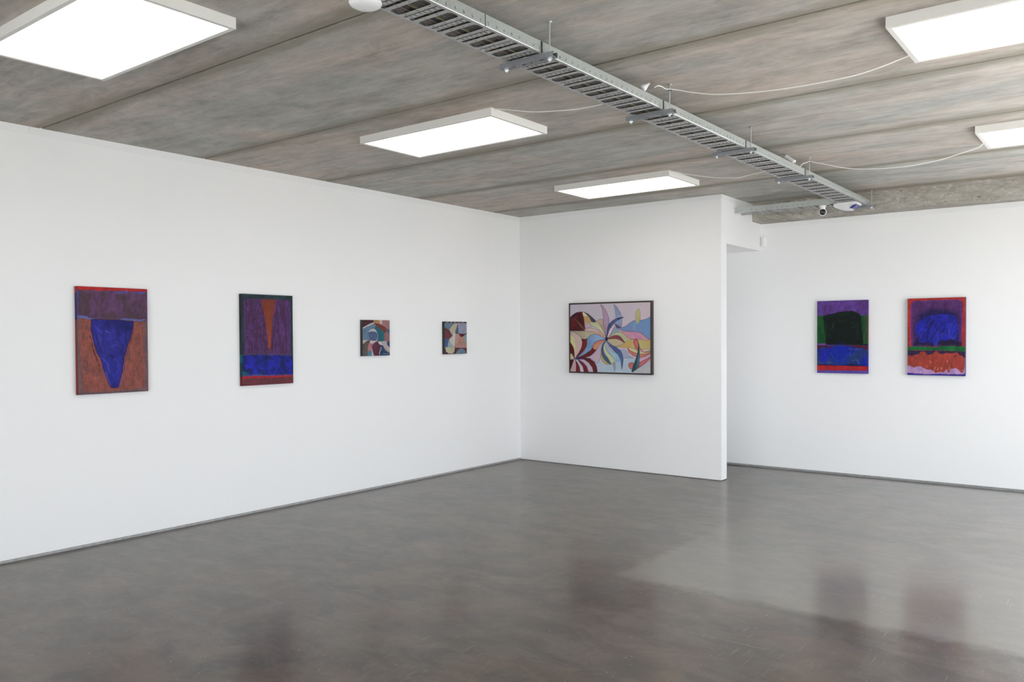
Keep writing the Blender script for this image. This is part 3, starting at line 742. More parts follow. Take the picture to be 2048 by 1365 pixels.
canvas('painting',A,(0,-5.257,1.872),(0,1,0),.517,.773,.036,(1,0,0),tuple(s2l((90,60,60))/LW),topcol=tuple(s2l((120,25,28))/LW),edge=sidec)
tag(bpy.data.objects['painting'],'unframed canvas with a tapering dark blue wedge on red-brown, leftmost on the left wall','painting')
# --- 2: orange wedge between violet fields
A=Art([(150,88),(803,118),(815,1245),(155,1283)],.519,.772,300,440,LW); S=A.n
A.poly([(100,50),(860,50),(860,900),(100,900)],(36,50,60),(42,62,66),S(6,10,3))
A.poly([(178,160),(300,150),(600,165),(770,178),(776,400),(775,870),(500,880),(190,868),(182,500)],(84,50,104),(72,42,74),S(34,7,5,.35,.62),soft=.008)
rs=random.Random(8)
for k in range(150):
    x=rs.uniform(200,755); y=rs.uniform(190,800); l=rs.uniform(25,85)
    A.stroke([(x,y),(x+rs.uniform(-9,9),y+l*.5),(x+rs.uniform(-7,7),y+l)],rs.uniform(.006,.013),rs.choice([(100,60,130),(72,40,66),(106,58,142),(62,34,62),(88,50,110)]),.55,rag=S(20,20,k),soft=.004)
A.stroke([(185,165),(190,400),(195,860)],.012,(84,56,120),.8,rag=S(8,30,2)); A.stroke([(768,185),(770,500),(772,860)],.012,(90,56,120),.8,rag=S(8,30,1))
A.stroke([(590,190),(580,300),(560,420)],.012,(104,60,165),.8,rag=S(8,30,6)); A.stroke([(290,480),(295,530)],.022,(84,50,170),.8,rag=S(20,20,6))
A.stroke([(300,200),(305,300),(270,360)],.008,(60,40,60),.7)
A.poly([(402,158),(588,163),(585,210),(565,330),(545,450),(530,640),(522,790),(488,792),(475,600),(460,500),(440,380),(415,270)],(112,52,40),(142,62,38),np.clip(A.V*2.2-.05+.2*S(8,8,2),0,1),soft=.003,line=(90,44,70),lw=.002)
A.stroke([(488,800),(505,825),(525,800)],.02,(90,40,60),.8,soft=.008)
A.poly([(190,858),(500,866),(780,862),(800,885),(160,890)],(66,62,80),(80,60,96),S(14,4,4),soft=.008)
A.poly([(150,895),(200,880),(350,872),(500,882),(640,878),(800,885),(806,1135),(500,1130),(150,1155)],(22,30,88),(24,34,150),S(9,6,7,.35,.62),soft=.006)
for k in range(60):
    x=rs.uniform(180,780); y=rs.uniform(900,1085)
    A.stroke([(x,y),(x+rs.uniform(-5,30),y+rs.uniform(10,30)),(x+rs.uniform(0,55),y+rs.uniform(15,60))],rs.uniform(.010,.026),rs.choice([(24,26,170),(30,34,190),(18,26,90),(20,40,110),(28,30,160)]),.7,rag=S(20,20,k+5),soft=.005)
A.poly([(150,1090),(200,1098),(240,1120),(220,1145),(150,1155)],(26,86,108),soft=.012); A.stroke([(290,1130),(400,1132)],.018,(24,80,104),.7,rag=S(20,8,4))
A.stroke([(150,1156),(300,1145),(500,1142),(806,1134)],.010,(104,78,150),.9)
A.poly([(100,1162),(300,1152),(550,1150),(860,1138),(860,1300),(100,1320)],(98,48,54),(110,52,62),S(6,5,4))
A.poly([(100,1164),(300,1154),(550,1152),(860,1140),(860,1160),(520,1172),(300,1180),(100,1194)],(172,26,46))
sidec=lambda v: tuple(s2l((44,38,52) if v<.66 else ((16,96,90) if v<.75 else ((18,60,66) if v<.9 else (108,34,44))))/LW)
o=canvas('painting',A,(0,-3.918,1.869),(0,1,0),.519,.774,.036,(1,0,0),tuple(s2l((80,46,50))/LW),topcol=tuple(s2l((34,44,50))/LW),edge=sidec)
tag(o,'unframed canvas with a narrow orange wedge between violet fields above a blue band','painting')
# --- 3: small abstract with blue disc
A=Art([(215,162),(975,178),(985,1177),(225,1198)],.358,.350,240,240,LW); S=A.n
A.grey=.14
A.poly([(180,140),(1010,140),(1010,1220),(180,1220)],(150,104,108))
def P(pts,c,**k):
    d=tuple(max(0,x-10) for x in c); A.poly(pts,c,d,S(9,9,abs(hash(pts[0]))%97),**k)
P([(180,140),(520,168),(520,238),(400,290),(180,410)],(80,42,52))
P([(520,140),(682,140),(688,260),(640,300),(540,252)],(178,128,72))
P([(680,140),(778,140),(772,292),(720,285),(690,255)],(206,182,166))
P([(775,140),(1000,140),(1000,430),(900,420),(880,380),(765,300)],(166,118,122))
P([(215,402),(230,375),(400,282),(522,235),(545,252),(500,292),(330,362),(222,418)],(190,186,186))
P([(222,416),(330,360),(500,290),(532,282),(625,362),(580,400),(520,420),(430,460),(375,510),(400,600),(425,700),(402,748),(190,740)],(98,126,152))
P([(545,255),(650,272),(780,330),(855,372),(900,432),(872,520),(835,542),(800,492),(700,420),(620,372)],(118,60,50))
P([(575,350),(625,365),(800,485),(832,565),(840,770),(740,787),(640,762),(648,640),(600,480),(550,402)],(34,104,120))
P([(375,512),(430,440),(510,415),(580,440),(625,525),(550,497),(460,490)],(182,182,192))
P([(375,520),(440,495),(560,495),(620,540),(642,640),(602,745),(520,775),(430,735),(400,640)],(78,98,136))
A.stroke([(595,470),(635,560),(640,650),(615,745),(540,775),(450,750)],.012,(150,170,204))
A.stroke([(440,620),(480,620)],.012,(120,130,170),.8)
P([(905,432),(1000,430),(1000,545),(930,545),(890,480)],(66,104,128))
P([(842,560),(890,532),(1000,548),(1000,742),(850,772)],(160,110,116))
P([(180,738),(400,745),(330,772),(235,842),(180,850)],(204,176,184))
P([(180,842),(235,845),(330,762),(432,742),(412,830),(380,900),(355,1030),(362,1220),(180,1220)],(94,88,76))
P([(180,1030),(355,1040),(362,1220),(180,1220)],(98,100,98),soft=.02)
P([(430,760),(640,762),(560,805),(500,842),(418,832)],(206,182,192))
P([(385,836),(500,842),(480,900),(478,1042),(368,1042),(362,950)],(182,116,126))
P([(362,1060),(478,1055),(478,1220),(362,1220)],(80,136,156))
P([(476,960),(500,1060),(545,1220),(478,1220)],(192,192,188))
P([(640,765),(700,860),(726,960),(690,1060),(705,1220),(548,1220),(502,1060),(480,900),(560,810)],(98,48,70))
P([(650,775),(900,770),(900,880),(985,970),(1000,1090),(940,1082),(860,1012),(800,902),(740,802)],(178,166,156))
P([(650,780),(740,802),(790,890),(720,872),(680,852)],(198,200,212))
P([(690,868),(780,890),(850,1022),(940,1092),(1000,1115),(1000,1220),(712,1220),(700,1120),(738,960)],(38,74,108))
P([(897,780),(1000,775),(1000,965),(920,892)],(46,66,116))
P([(890,860),(1000,980),(1000,1085),(930,1010)],(178,172,196))
A.stroke([(745,950),(725,1030),(690,1110),(705,1160)],.016,(192,186,206))
A.stroke([(795,1135),(815,1125),(830,1145),(850,1130),(870,1140),(890,1128),(905,1142),(925,1130),(955,1140)],.007,(165,180,205))
dk=tuple(s2l((62,60,60))/LW)
o=canvas('painting',A,(0,-2.576,1.667),(0,1,0),.358,.351,.036,(1,0,0),dk); tag(o,'small square abstract with a blue disc and teal and maroon patches, dark edges','painting')
# --- 4: small abstract with white figure
A=Art([(220,195),(903,207),(912,1197),(230,1222)],.362,.352,240,240,LW); S=A.n
A.grey=.14
A.poly([(180,150),(950,150),(950,1250),(180,1250)],(120,90,90))
P([(180,150),(950,150),(950,248),(180,242)],(62,46,50))
for x,c in ((310,(190,178,178)),(430,(190,180,184)),(548,(182,172,140)),(660,(170,140,140)),(780,(160,140,140))): A.stroke([(x-28,214+(x-310)*.02),(x+28,216+(x-310)*.02)],.018,c,.9)
P([(180,240),(560,242),(450,312),(365,462),(180,355)],(96,126,146))
P([(628,240),(520,262),(430,360),(370,462),(430,572),(480,642),(545,520),(592,400)],(180,170,148))
P([(632,244),(950,250),(950,550),(850,572),(660,572),(640,400)],(146,148,172))
P([(625,285),(652,440),(655,575),(570,575),(592,420)],(58,98,118))
P([(180,352),(370,468),(470,632),(360,742),(180,722)],(108,56,66))
P([(365,752),(480,642),(545,480),(560,600),(548,760),(540,990),(480,952),(400,852)],(198,194,182))
P([(180,742),(362,745),(332,850),(318,995),(180,990)],(64,92,142))
P([(365,760),(400,852),(505,962),(500,998),(318,998),(330,872)],(146,162,172))
P([(558,585),(640,578),(702,642),(722,682),(640,862),(562,990),(545,800)],(188,138,132))
P([(660,572),(850,592),(950,535),(950,580),(760,684),(722,672)],(86,34,48))
P([(720,690),(832,640),(880,862),(950,905),(950,1015),(560,1015),(640,872)],(172,132,116))
P([(838,622),(950,560),(950,905),(860,832)],(122,168,168))
P([(600,935),(800,960),(880,1012),(552,1012),(560,980)],(182,130,124),soft=.01)
P([(548,1014),(950,1020),(950,1250),(500,1250)],(92,50,58))
P([(560,1250),(600,1140),(680,1052),(750,1030),(830,1062),(890,1160),(890,1250)],(100,126,146))
P([(180,990),(250,1000),(280,1152),(350,1195),(520,1200),(520,1250),(180,1250)],(76,54,50))
P([(245,998),(542,998),(530,1122),(470,1195),(350,1195),(270,1132)],(192,178,152))
P([(300,1008),(512,1008),(490,1102),(450,1152),(340,1132)],(176,180,130))
A.poly([(310,1008),(400,1008),(430,1140),(340,1132)],(190,180,160),soft=.02,alpha=.6)
o=canvas('painting',A,(0,-1.402,1.664),(0,1,0),.366,.354,.035,(1,0,0),dk); tag(o,'small square abstract with a cream leaning figure and lilac corner, nearest the room corner','painting')
# --- 5: framed picture on the middle wall
A=Art([(125,152),(1374,107),(1382,1229),(128,1197)],1.035,.775,420,320,LB); S=A.n
A.grey=.16
A.poly([(60,60),(1450,60),(1450,1300),(60,1300)],(184,176,190),(200,178,188),np.clip(A.U*1.15-.2+.5*(S(9,6,4)-.5),0,1))
LN=(52,44,66)
def Q(pts,c,c2=None,line=LN,lw=.0022,curve=True,**k):
    if c2 is None: c2=tuple(max(0,x-14) for x in c)
    A.poly(pts,c,c2,S(8,8,(pts[0][0]*7+pts[0][1])%89),curve=curve,line=line,lw=lw,**k)
Q([(600,980),(560,1075),(540,1240),(1400,1260),(1400,1100),(1150,1000),(960,985),(900,1020),(800,1050),(700,1090)],(160,184,200),(176,186,204),line=None,soft=.01)
Q([(1090,1240),(1180,1150),(1400,1060),(1400,1260)],(190,190,196),line=None,soft=.015)
Q([(900,870),(960,855),(1010,880),(1040,930),(1120,990),(960,990),(940,960)],(160,166,192),line=None)
A.stroke([(900,862),(960,852),(1010,878),(1035,915)],.005,(90,96,130),.9); A.stroke([(960,988),(1040,975),(1150,1000)],.005,(100,110,140),.8); A.stroke([(830,1050),(870,1030),(920,1020)],.006,(90,120,140),.8)
Q([(100,372),(150,325),(215,275),(290,260),(322,264),(334,330),(350,480),(372,556),(240,560),(100,560)],(112,26,30),(74,24,26),curve=False,soft=.004,line=(45,20,25))
Q([(140,335),(190,292),(240,280),(210,330),(160,360)],(56,28,52),line=None,soft=.01); Q([(240,290),(280,285),(290,330),(250,340)],(80,20,50),line=None,soft=.012)
Q([(172,358),(250,408),(330,490),(368,540),(345,548),(285,500),(240,432)],(120,74,64),line=(70,30,30))
Q([(320,266),(370,285),(430,350),(455,430),(445,480),(400,515),(372,535),(350,450),(335,350)],(186,150,88),(196,164,96))
Q([(322,268),(370,285),(400,320),(350,330),(332,330)],(216,208,152),line=None,soft=.006)
Q([(360,450),(420,440),(455,470),(450,515),(372,535)],(192,164,180),line=None,soft=.01)
Q([(330,262),(400,288),(470,350),(532,408),(500,432),(460,412),(425,350),(380,300)],(72,66,88),curve=False)
Q([(432,420),(500,428),(545,420),(590,470),(640,560),(682,672),(650,640),(580,545),(510,500),(452,480)],(192,196,152))
Q([(545,415),(585,378),(640,390),(652,470),(682,590),(690,662),(650,580),(600,480)],(182,158,132))
Q([(366,528),(450,515),(520,535),(590,565),(655,640),(600,612),(500,575),(362,562)],(206,134,140),(200,170,160))
Q([(100,562),(360,564),(500,575),(590,600),(668,668),(560,622),(480,617),(425,650),(372,692),(320,685),(250,612),(180,572)],(182,168,138),curve=False,soft=.004)
Q([(480,574),(560,588),(620,618),(672,668),(600,640),(540,602)],(208,150,116),line=None)
Q([(600,152),(640,180),(690,260),(725,350),(732,410),(712,520),(692,665),(665,560),(645,440),(640,330),(625,230)],(160,134,164),(180,138,166),lw=.003)
A.stroke([(786,215),(800,300),(802,385)],.006,(176,150,172),.8)
Q([(805,140),(850,180),(905,270),(934,350),(936,420),(922,508),(860,500),(820,450),(838,340),(825,240)],(116,126,162),(136,150,186),curve=False)
Q([(820,452),(860,465),(925,508),(900,530),(850,512)],(98,90,124),line=None)
Q([(962,345),(900,350),(830,372),(760,418),(718,480),(700,560),(688,680),(714,622),(745,532),(790,460),(850,402),(905,368)],(62,72,124),(84,98,146),line=(30,32,70),lw=.003)
A.poly([(962,344),(900,348),(860,362),(866,395),(905,370)],(46,50,96))
Q([(822,448),(788,480),(740,540),(714,622),(700,684),(750,612),(800,520)],(212,186,200))
Q([(826,500),(888,562),(880,584),(790,630),(704,684),(762,602)],(126,158,172),(146,150,184))
Q([(850,510),(920,512),(1000,480),(1060,432),(1120,396),(1170,390),(1240,389),(1300,376),(1400,330),(1400,700),(1330,670),(1250,600),(1180,576),(1080,570),(960,560)],(112,132,180),(96,142,190),line=(76,56,110),curve=False,soft=.004,lw=.003)
A.stroke([(1150,420),(1120,470),(1130,530)],.03,(120,170,180),.5,soft=.02)
Q([(1148,395),(1144,280),(1165,240),(1190,208),(1213,240),(1219,300),(1215,385),(1190,438),(1170,438)],(184,176,112),(168,160,112),line=(130,120,100))
Q([(868,514),(960,560),(1080,572),(1180,578),(1262,616),(1330,676),(1400,700),(1400,725),(1200,724),(1130,692),(1060,684),(960,602),(900,546)],(188,120,156),(204,146,164),line=(110,50,90))
Q([(708,672),(760,628),(830,588),(900,578),(960,602),(1040,672),(1100,697),(1040,712),(975,748),(950,700),(900,642),(820,630)],(188,184,142))
Q([(830,812),(900,788),(1000,722),(1080,696),(1130,694),(1400,702),(1400,842),(1250,852),(1100,832),(960,822)],(196,156,82),(186,176,110),curve=False,line=(120,100,70))
Q([(704,697),(800,680),(900,695),(968,747),(900,790),(820,802),(760,762)],(182,168,134),(196,170,134))
Q([(706,690),(760,652),(820,630),(880,636),(940,686),(978,750),(900,702),(820,682)],(112,48,60),(136,64,70),line=(60,26,40))
Q([(1020,822),(1120,835),(1200,862),(1280,892),(1400,845),(1400,905),(1300,928),(1180,922),(1100,892)],(202,190,142),line=(100,60,60))
Q([(1020,828),(1060,866),(1120,902),(1200,926),(1290,926),(1400,890),(1400,905),(1280,962),(1200,974),(1110,947),(1048,896)],(206,98,92),(210,130,100),line=(104,30,44),lw=.0045,curve=False)
A.stroke([(1192,785),(1235,855),(1290,893),(1400,872)],.010,(108,34,48)); A.stroke([(1200,800),(1225,860),(1275,900)],.014,(206,120,120),.8)
Q([(1118,720),(1140,686),(1170,696),(1190,760),(1192,830),(1176,858),(1145,822),(1122,760)],(200,98,96),line=(104,30,44),lw=.0045)
Q([(1210,990),(1290,962),(1400,915),(1400,1000),(1280,1080),(1210,1110)],(206,164,184),line=(150,60,80))
Q([(1200,1062),(1280,1022),(1400,960),(1300,1062),(1198,1145)],(206,104,108),line=(104,30,44),lw=.004,curve=False)
Q([(1038,1092),(1065,1065),(1100,1060),(1122,1080),(1115,1130),(1090,1162),(1058,1142)],(206,104,100),line=(104,30,44),lw=.0045)
Q([(1196,755),(1206,830),(1212,950),(1202,1100),(1180,1152),(1098,1210),(1086,1200),(1110,1110),(1150,1010),(1176,920)],(26,66,72),(34,84,70),line=(20,40,56),curve=False,lw=.003)
A.poly([(1203,860),(1211,950),(1202,1095),(1150,1168),(1178,1010)],(76,112,150),(60,90,130),S(9,9,2),soft=.006)
Q([(120,566),(200,588),(270,650),(307,690),(312,780),(292,850),(240,932),(200,990),(188,900),(204,800),(160,650)],(188,162,152),(200,172,162))
Q([(100,600),(165,650),(205,742),(210,822),(196,985),(184,880),(150,790),(100,740)],(200,190,126),(206,196,150),line=None)
Q([(100,720),(165,800),(186,870),(192,985),(160,932),(100,870)],(96,24,36),line=(50,20,40))
Q([(100,880),(192,988),(100,1022)],(206,192,134),curve=False)
Q([(305,690),(350,694),(392,685),(386,762),(350,850),(290,922),(208,990),(262,900),(302,820),(314,745)],(102,24,26),(130,26,28),line=(36,22,62),lw=.004)
Q([(390,690),(430,640),(490,615),(560,620),(640,660),(688,690),(600,706),(530,732),(480,782),(450,842),(400,892),(320,952),(222,994),(300,930),(360,850),(386,770)],(100,140,184),(134,162,204),line=(50,50,90),lw=.003)
Q([(482,800),(450,860),(350,932),(225,992),(360,984),(450,944),(532,862),(500,830)],(116,28,30),(100,30,30),line=(36,22,62),lw=.004)
Q([(488,785),(530,735),(600,712),(668,704),(620,742),(570,792),(526,855),(480,832)],(208,112,84),(206,140,96),line=(90,30,40))
Q([(358,986),(450,946),(532,862),(600,780),(674,712),(620,792),(606,900),(600,980),(540,1072),(500,1030),(440,992)],(192,162,180),(184,160,182))
Q([(215,998),(350,984),(430,994),(500,1048),(536,1120),(556,1240),(495,1240),(470,1130),(420,1060),(350,1012)],(88,24,34),(104,30,32),line=(34,26,74),lw=.004,curve=False)
Q([(258,1004),(340,1010),(412,1060),(462,1130),(500,1240),(425,1240),(392,1120),(330,1050)],(200,178,194),line=(90,60,110),curve=False)
Q([(240,1004),(320,1055),(380,1120),(418,1240),(350,1240),(322,1120),(270,1050)],(132,30,42),line=(34,26,74),lw=.004,curve=False)
Q([(215,1008),(260,1060),(310,1130),(338,1240),(286,1240),(260,1110)],(196,184,206),line=None,curve=False)
Q([(200,1008),(240,1060),(275,1130),(290,1240),(212,1240),(216,1100)],(112,28,38),line=None,curve=False)
Q([(188,1008),(210,1080),(212,1240),(115,1240),(158,1110)],(198,156,158),line=None,curve=False)
Q([(90,1018),(186,1004),(150,1120),(90,1290)],(92,26,36),line=None,curve=False)
A.stroke([(190,990),(215,1003),(300,990)],.018,(44,34,96),.9)
Q([(598,930),(612,1000),(650,1060),(700,1085),(772,1082),(740,1062),(660,1010),(618,930)],(196,168,92))
Q([(686,715),(640,760),(612,850),(625,950),(690,1042),(762,1080),(720,1000),(662,920),(640,840),(655,770)],(62,94,132),(56,84,110),line=(30,50,80))
Q([(682,728),(646,800),(650,870),(700,960),(772,1075),(822,1064),(790,980),(712,900),(672,820)],(196,202,152))
Q([(686,728),(670,820),(720,900),(800,1000),(826,1064),(822,1010),(790,930),(722,850),(702,790)],(156,168,184),line=None)
Q([(700,812),(750,900),(812,990),(832,1055),(922,1022),(902,920),(830,872),(760,830)],(134,166,196),(150,190,206),line=None)
Q([(694,732),(720,800),(770,872),(832,897),(790,850),(742,790)],(206,178,198))
Q([(694,718),(760,775),(850,820),(905,862),(942,930),(956,1000),(946,1100),(935,1168),(925,1100),(915,1020),(880,940),(820,880),(740,800)],(64,88,146),(76,110,150),line=(34,44,84),curve=False,lw=.003)
Q([(790,1062),(822,1055),(832,1100),(820,1205),(800,1122)],(152,150,168),line=(110,120,140))
A.poly([(672,668),(690,650),(710,672),(712,700),(692,722),(672,704)],(36,34,60),curve=True,soft=.006)
t=thing('painting','framed colourful picture of swirling petals and leaves on the middle wall','painting',(1.28,0,1.48))
fw=.014; x0,x1,z0,z1,dp=.744,1.812,1.074,1.879,.050
canvas('canvas',A,(x0+fw+.003,0,z1-fw-.003),(1,0,0),x1-x0-2*fw-.006,z1-z0-2*fw-.006,dp-.004,(0,-1,0),(.5,.48,.44),parent=t)
M_WOODF=plain('dark_walnut_frame',(.032,.019,.015),.45,var=.35,scale=18)
mb=MB(); g=fw
mb.box(x0,x1,-dp,-.001,z1-g,z1).box(x0,x1,-dp,-.001,z0,z0+g).box(x0,x0+g,-dp,-.001,z0+g,z1-g).box(x1-g,x1,-dp,-.001,z0+g,z1-g)
part('frame',mb,M_WOODF,t,.0012)
# --- 6: dark green block over blue
A=Art([(118,104),(935,82),(938,1273),(118,1256)],.517,.774,280,400,LR); S=A.n
A.poly([(60,40),(1000,40),(1000,345),(60,350)],(86,52,122),(98,64,146),S(7,5,3,.35,.65))
A.stroke([(150,200),(190,240),(170,290)],.05,(104,76,160),.6,rag=S(10,10,3),soft=.02); A.stroke([(260,150),(500,120),(800,110)],.02,(104,70,150),.5,rag=S(14,6,3),soft=.01); A.stroke([(250,250),(260,180)],.02,(78,44,104),.6,soft=.01)
A.poly([(60,336),(1000,332),(1000,786),(60,786)],(24,72,42),(30,92,46),S(9,5,5),soft=.004)
A.stroke([(905,360),(915,500),(905,700)],.03,(60,74,50),.7,rag=S(10,16,5),soft=.01)
A.poly([(208,360),(250,335),(290,320),(450,282),(600,264),(700,262),(800,302),(832,350),(836,430),(842,520),(858,650),(866,770),(822,802),(600,812),(420,805),(270,806),(250,750),(246,620),(232,520),(226,420)],(12,30,28),(20,28,26),S(7,7,8),soft=.005)
A.stroke([(230,370),(330,345),(450,310),(600,290),(700,300),(800,330)],.03,(12,40,28),.6,soft=.012)
for p,c,w in [([(390,460),(370,520),(355,550)],(52,66,56),.010),([(400,430),(500,420),(610,415)],(34,42,34),.02),([(710,350),(725,360)],(40,66,56),.012),([(680,450),(780,470),(700,520)],(16,52,40),.02),([(300,600),(330,660)],(24,48,42),.02),([(760,520),(780,700)],(14,44,36),.03),([(250,420),(260,560),(262,700)],(10,52,32),.02),([(450,330),(600,300)],(26,50,44),.008)]:
    A.stroke(p,w,c,.7,rag=S(14,14,3),soft=.006)
A.poly([(60,782),(120,785),(255,780),(270,806),(1000,808),(1000,830),(60,820)],(104,70,140),(60,64,104),np.clip(A.U*4-.6,0,1),soft=.003)
A.poly([(60,812),(400,818),(700,812),(1000,816),(1000,900),(60,900)],(68,22,34),(86,28,40),S(14,5,6),soft=.004)
A.poly([(60,888),(150,870),(200,838),(260,850),(330,872),(360,840),(420,826),(500,822),(640,826),(720,846),(860,858),(900,880),(1000,885),(1000,1146),(760,1142),(700,1132),(600,1140),(400,1128),(60,1128)],(36,58,118),(10,34,158),S(6,6,11,.38,.6),soft=.006)
A.poly([(330,850),(520,830),(620,900),(600,1080),(420,1110),(320,1000)],(8,38,164),alpha=.75,soft=.06)
A.poly([(190,930),(270,900),(290,1060),(230,1105),(190,1020)],(32,30,182),alpha=.8,soft=.03)
A.stroke([(640,860),(700,880),(820,880)],.02,(66,78,110),.6,rag=S(14,14,4),soft=.01); A.stroke([(700,1060),(760,1050),(800,1100)],.006,(90,110,150),.8); A.stroke([(330,930),(380,1010)],.006,(60,90,180),.7); A.stroke([(640,930),(670,980)],.006,(60,90,180),.7); A.stroke([(890,960),(905,1010)],.02,(50,40,170),.7,soft=.01)
A.stroke([(140,1090),(200,1100),(330,1098)],.025,(60,80,108),.7,rag=S(14,10,4),soft=.01); A.stroke([(580,1130),(700,1120),(860,1140)],.02,(20,30,70),.7,rag=S(20,10,4),soft=.006)
A.stroke([(60,1122),(250,1120)],.012,(60,30,60),.8)
A.poly([(60,1136),(500,1140),(700,1150),(1000,1148),(1000,1222),(500,1220),(60,1216)],(172,30,42),(186,36,40),S(14,4,4),soft=.003)
A.poly([(60,1216),(500,1220),(1000,1224),(1000,1300),(60,1300)],(84,72,166),(96,76,160),S(10,4,4),soft=.003)
sidec=lambda v: tuple(s2l((90,50,130) if v<.22 else ((110,50,60) if v<.6 else (50,40,140)))/LR)
o=canvas('painting',A,(3.220,D,1.863),(1,0,0),.517,.774,.040,(0,-1,0),tuple(s2l((70,60,130))/LR),edge=sidec)
tag(o,'unframed canvas with a near-black green block above blue, left of the right-hand pair','painting')
# --- 7: blue scribble in red border
A=Art([(88,99),(968,75),(965,1278),(85,1258)],.517,.773,280,400,LR); S=A.n
A.poly([(40,40),(1020,40),(1020,900),(40,900)],(156,50,46),(176,48,46),S(5,9,3))
A.stroke([(110,110),(110,500),(115,800)],.03,(186,50,52),.6,rag=S(6,14,3),soft=.01); A.stroke([(90,480),(95,700),(100,820)],.02,(90,34,40),.6,rag=S(6,14,13),soft=.008)
A.poly([(142,830),(140,500),(146,180),(175,132),(500,125),(870,118),(912,150),(920,300),(912,560),(908,826)],(78,42,92),(88,50,108),S(9,7,5),soft=.005)
A.stroke([(150,200),(146,400),(150,700),(160,820)],.018,(100,54,130),.7,rag=S(6,24,3),soft=.006); A.stroke([(300,140),(600,128),(870,122),(905,160)],.012,(96,56,130),.6); A.stroke([(890,200),(905,400),(900,600),(885,810)],.022,(92,50,136),.7,rag=S(6,24,4),soft=.006); A.stroke([(912,130),(925,180),(918,300)],.012,(50,44,60),.7,soft=.006)
A.poly([(190,806),(196,600),(210,480),(260,345),(330,285),(430,248),(600,262),(720,266),(850,320),(880,450),(884,810)],(44,34,84),(38,30,74),S(6,6,5),curve=False,soft=.03)
A.poly([(205,610),(222,500),(300,405),(450,352),(650,332),(780,350),(842,415),(864,560),(856,690),(806,762),(760,690),(700,742),(600,722),(500,812),(380,762),(300,768),(250,640)],(28,32,130),(34,38,170),S(8,8,3,.35,.65),curve=True,soft=.010)
rs=random.Random(5)
for k in range(46):
    x=rs.uniform(240,800); y=rs.uniform(380,700)
    A.stroke([(x+50,y-30),(x+15,y+25),(x-10,y+80)],rs.uniform(.010,.022),rs.choice([(32,36,178),(24,26,110),(40,48,160),(30,34,150),(36,30,90)]),.6,rag=S(16,16,k),soft=.006)
A.stroke([(520,420),(430,540),(400,640),(370,750)],.010,(30,28,70),.8,soft=.006); A.stroke([(760,480),(720,580),(740,680),(800,700),(840,620)],.010,(60,80,150),.7,soft=.005); A.stroke([(640,630),(560,690),(520,800),(480,760)],.012,(52,64,150),.7,soft=.005); A.stroke([(250,360),(400,345),(600,332),(780,320)],.012,(26,22,80),.7,rag=S(16,6,3),soft=.008)
A.stroke([(200,790),(350,785),(450,800)],.04,(40,20,44),.7,rag=S(16,10,3),soft=.012); A.stroke([(640,800),(760,750),(870,790)],.05,(36,18,44),.75,rag=S(16,10,5),soft=.014)
A.poly([(40,832),(200,826),(520,834),(640,818),(1020,824),(1020,905),(900,902),(700,892),(400,886),(250,882),(40,892)],(26,84,50),(24,108,52),S(8,6,5),soft=.005)
A.poly([(40,888),(400,884),(1020,902),(1020,980),(40,980)],(48,38,78),(60,34,60),S(14,6,5),soft=.005)
A.poly([(40,1100),(1020,1100),(1020,1290),(40,1290)],(190,152,196),(172,134,186),S(10,6,5))
A.poly([(40,962),(160,965),(220,945),(262,940),(290,905),(340,898),(390,955),(470,940),(500,905),(535,895),(590,940),(700,925),(790,930),(835,908),(880,960),(930,975),(958,1010),(958,1130),(932,1222),(905,1225),(880,1190),(820,1152),(750,1170),(728,1224),(705,1222),(700,1172),(640,1214),(590,1215),(520,1228),(450,1182),(372,1172),(290,1130),(240,1128),(180,1147),(120,1115),(60,1128),(40,1128)],(150,60,46),(164,62,52),S(9,7,5),soft=.004)
for p in ([(430,1050),(440,1080)],[(520,1130),(490,1200)],[(560,1150),(540,1180)],[(690,1040),(700,1060)],[(725,1120),(730,1200)],[(610,1150),(600,1180)],[(915,1188),(925,1190)],[(380,1120),(385,1140)]): A.stroke(p,.010,(206,120,116),.8)
A.stroke([(805,985),(830,965)],.014,(60,34,50),.9); A.stroke([(270,950),(320,930)],.01,(110,40,40),.7); A.stroke([(958,1000),(962,1150)],.012,(150,90,140),.8)
A.poly([(40,1220),(90,1224),(250,1238),(400,1246),(560,1240),(700,1248),(1020,1244),(1020,1320),(40,1320)],(60,46,150),(52,42,128),S(9,3,5),soft=.004)
sidec=lambda v: tuple(s2l((74,52,96) if v<.7 else (86,50,112))/LR)
o=canvas('painting',A,(4.122,D,1.861),(1,0,0),.518,.773,.050,(0,-1,0),tuple(s2l((60,46,130))/LR),topcol=tuple(s2l((110,40,40))/LR),edge=sidec)
tag(o,'unframed canvas, blue scribbled block in a red border, right of the right-hand pair','painting')

# ------------------------------------------------------------------ daylight
SKY=7.8; SUN=29.0
w=bpy.data.worlds.new('overcast_daylight'); bpy.context.scene.world=w; w.use_nodes=True
nt=w.node_tree; bg=nt.nodes['Background']
g=nt.nodes.new('ShaderNodeTexCoord'); sp=nt.nodes.new('ShaderNodeSeparateXYZ'); nt.links.new(g.outputs['Generated'],sp.inputs[0])
r=nt.nodes.new('ShaderNodeValToRGB'); e=r.color_ramp.elements
mr=nt.nodes.new('ShaderNodeMapRange'); mr.inputs[1].default_value=-1; mr.inputs[2].default_value=1
nt.links.new(sp.outputs['Z'],mr.inputs[0]); nt.links.new(mr.outputs[0],r.inputs[0])
e[0].position=.495; e[0].color=(.62,.62,.62,1); e[1].position=.505; e[1].color=(.88,.945,1.02,1)
nt.links.new(r.outputs[0],bg.inputs[0]); bg.inputs[1].default_value=SKY
L=bpy.data.lights.new('daylight_portal','AREA'); L.shape='RECTANGLE'; L.size=FX[1]-FX[0]; L.size_y=2.56; L.cycles.is_portal=True
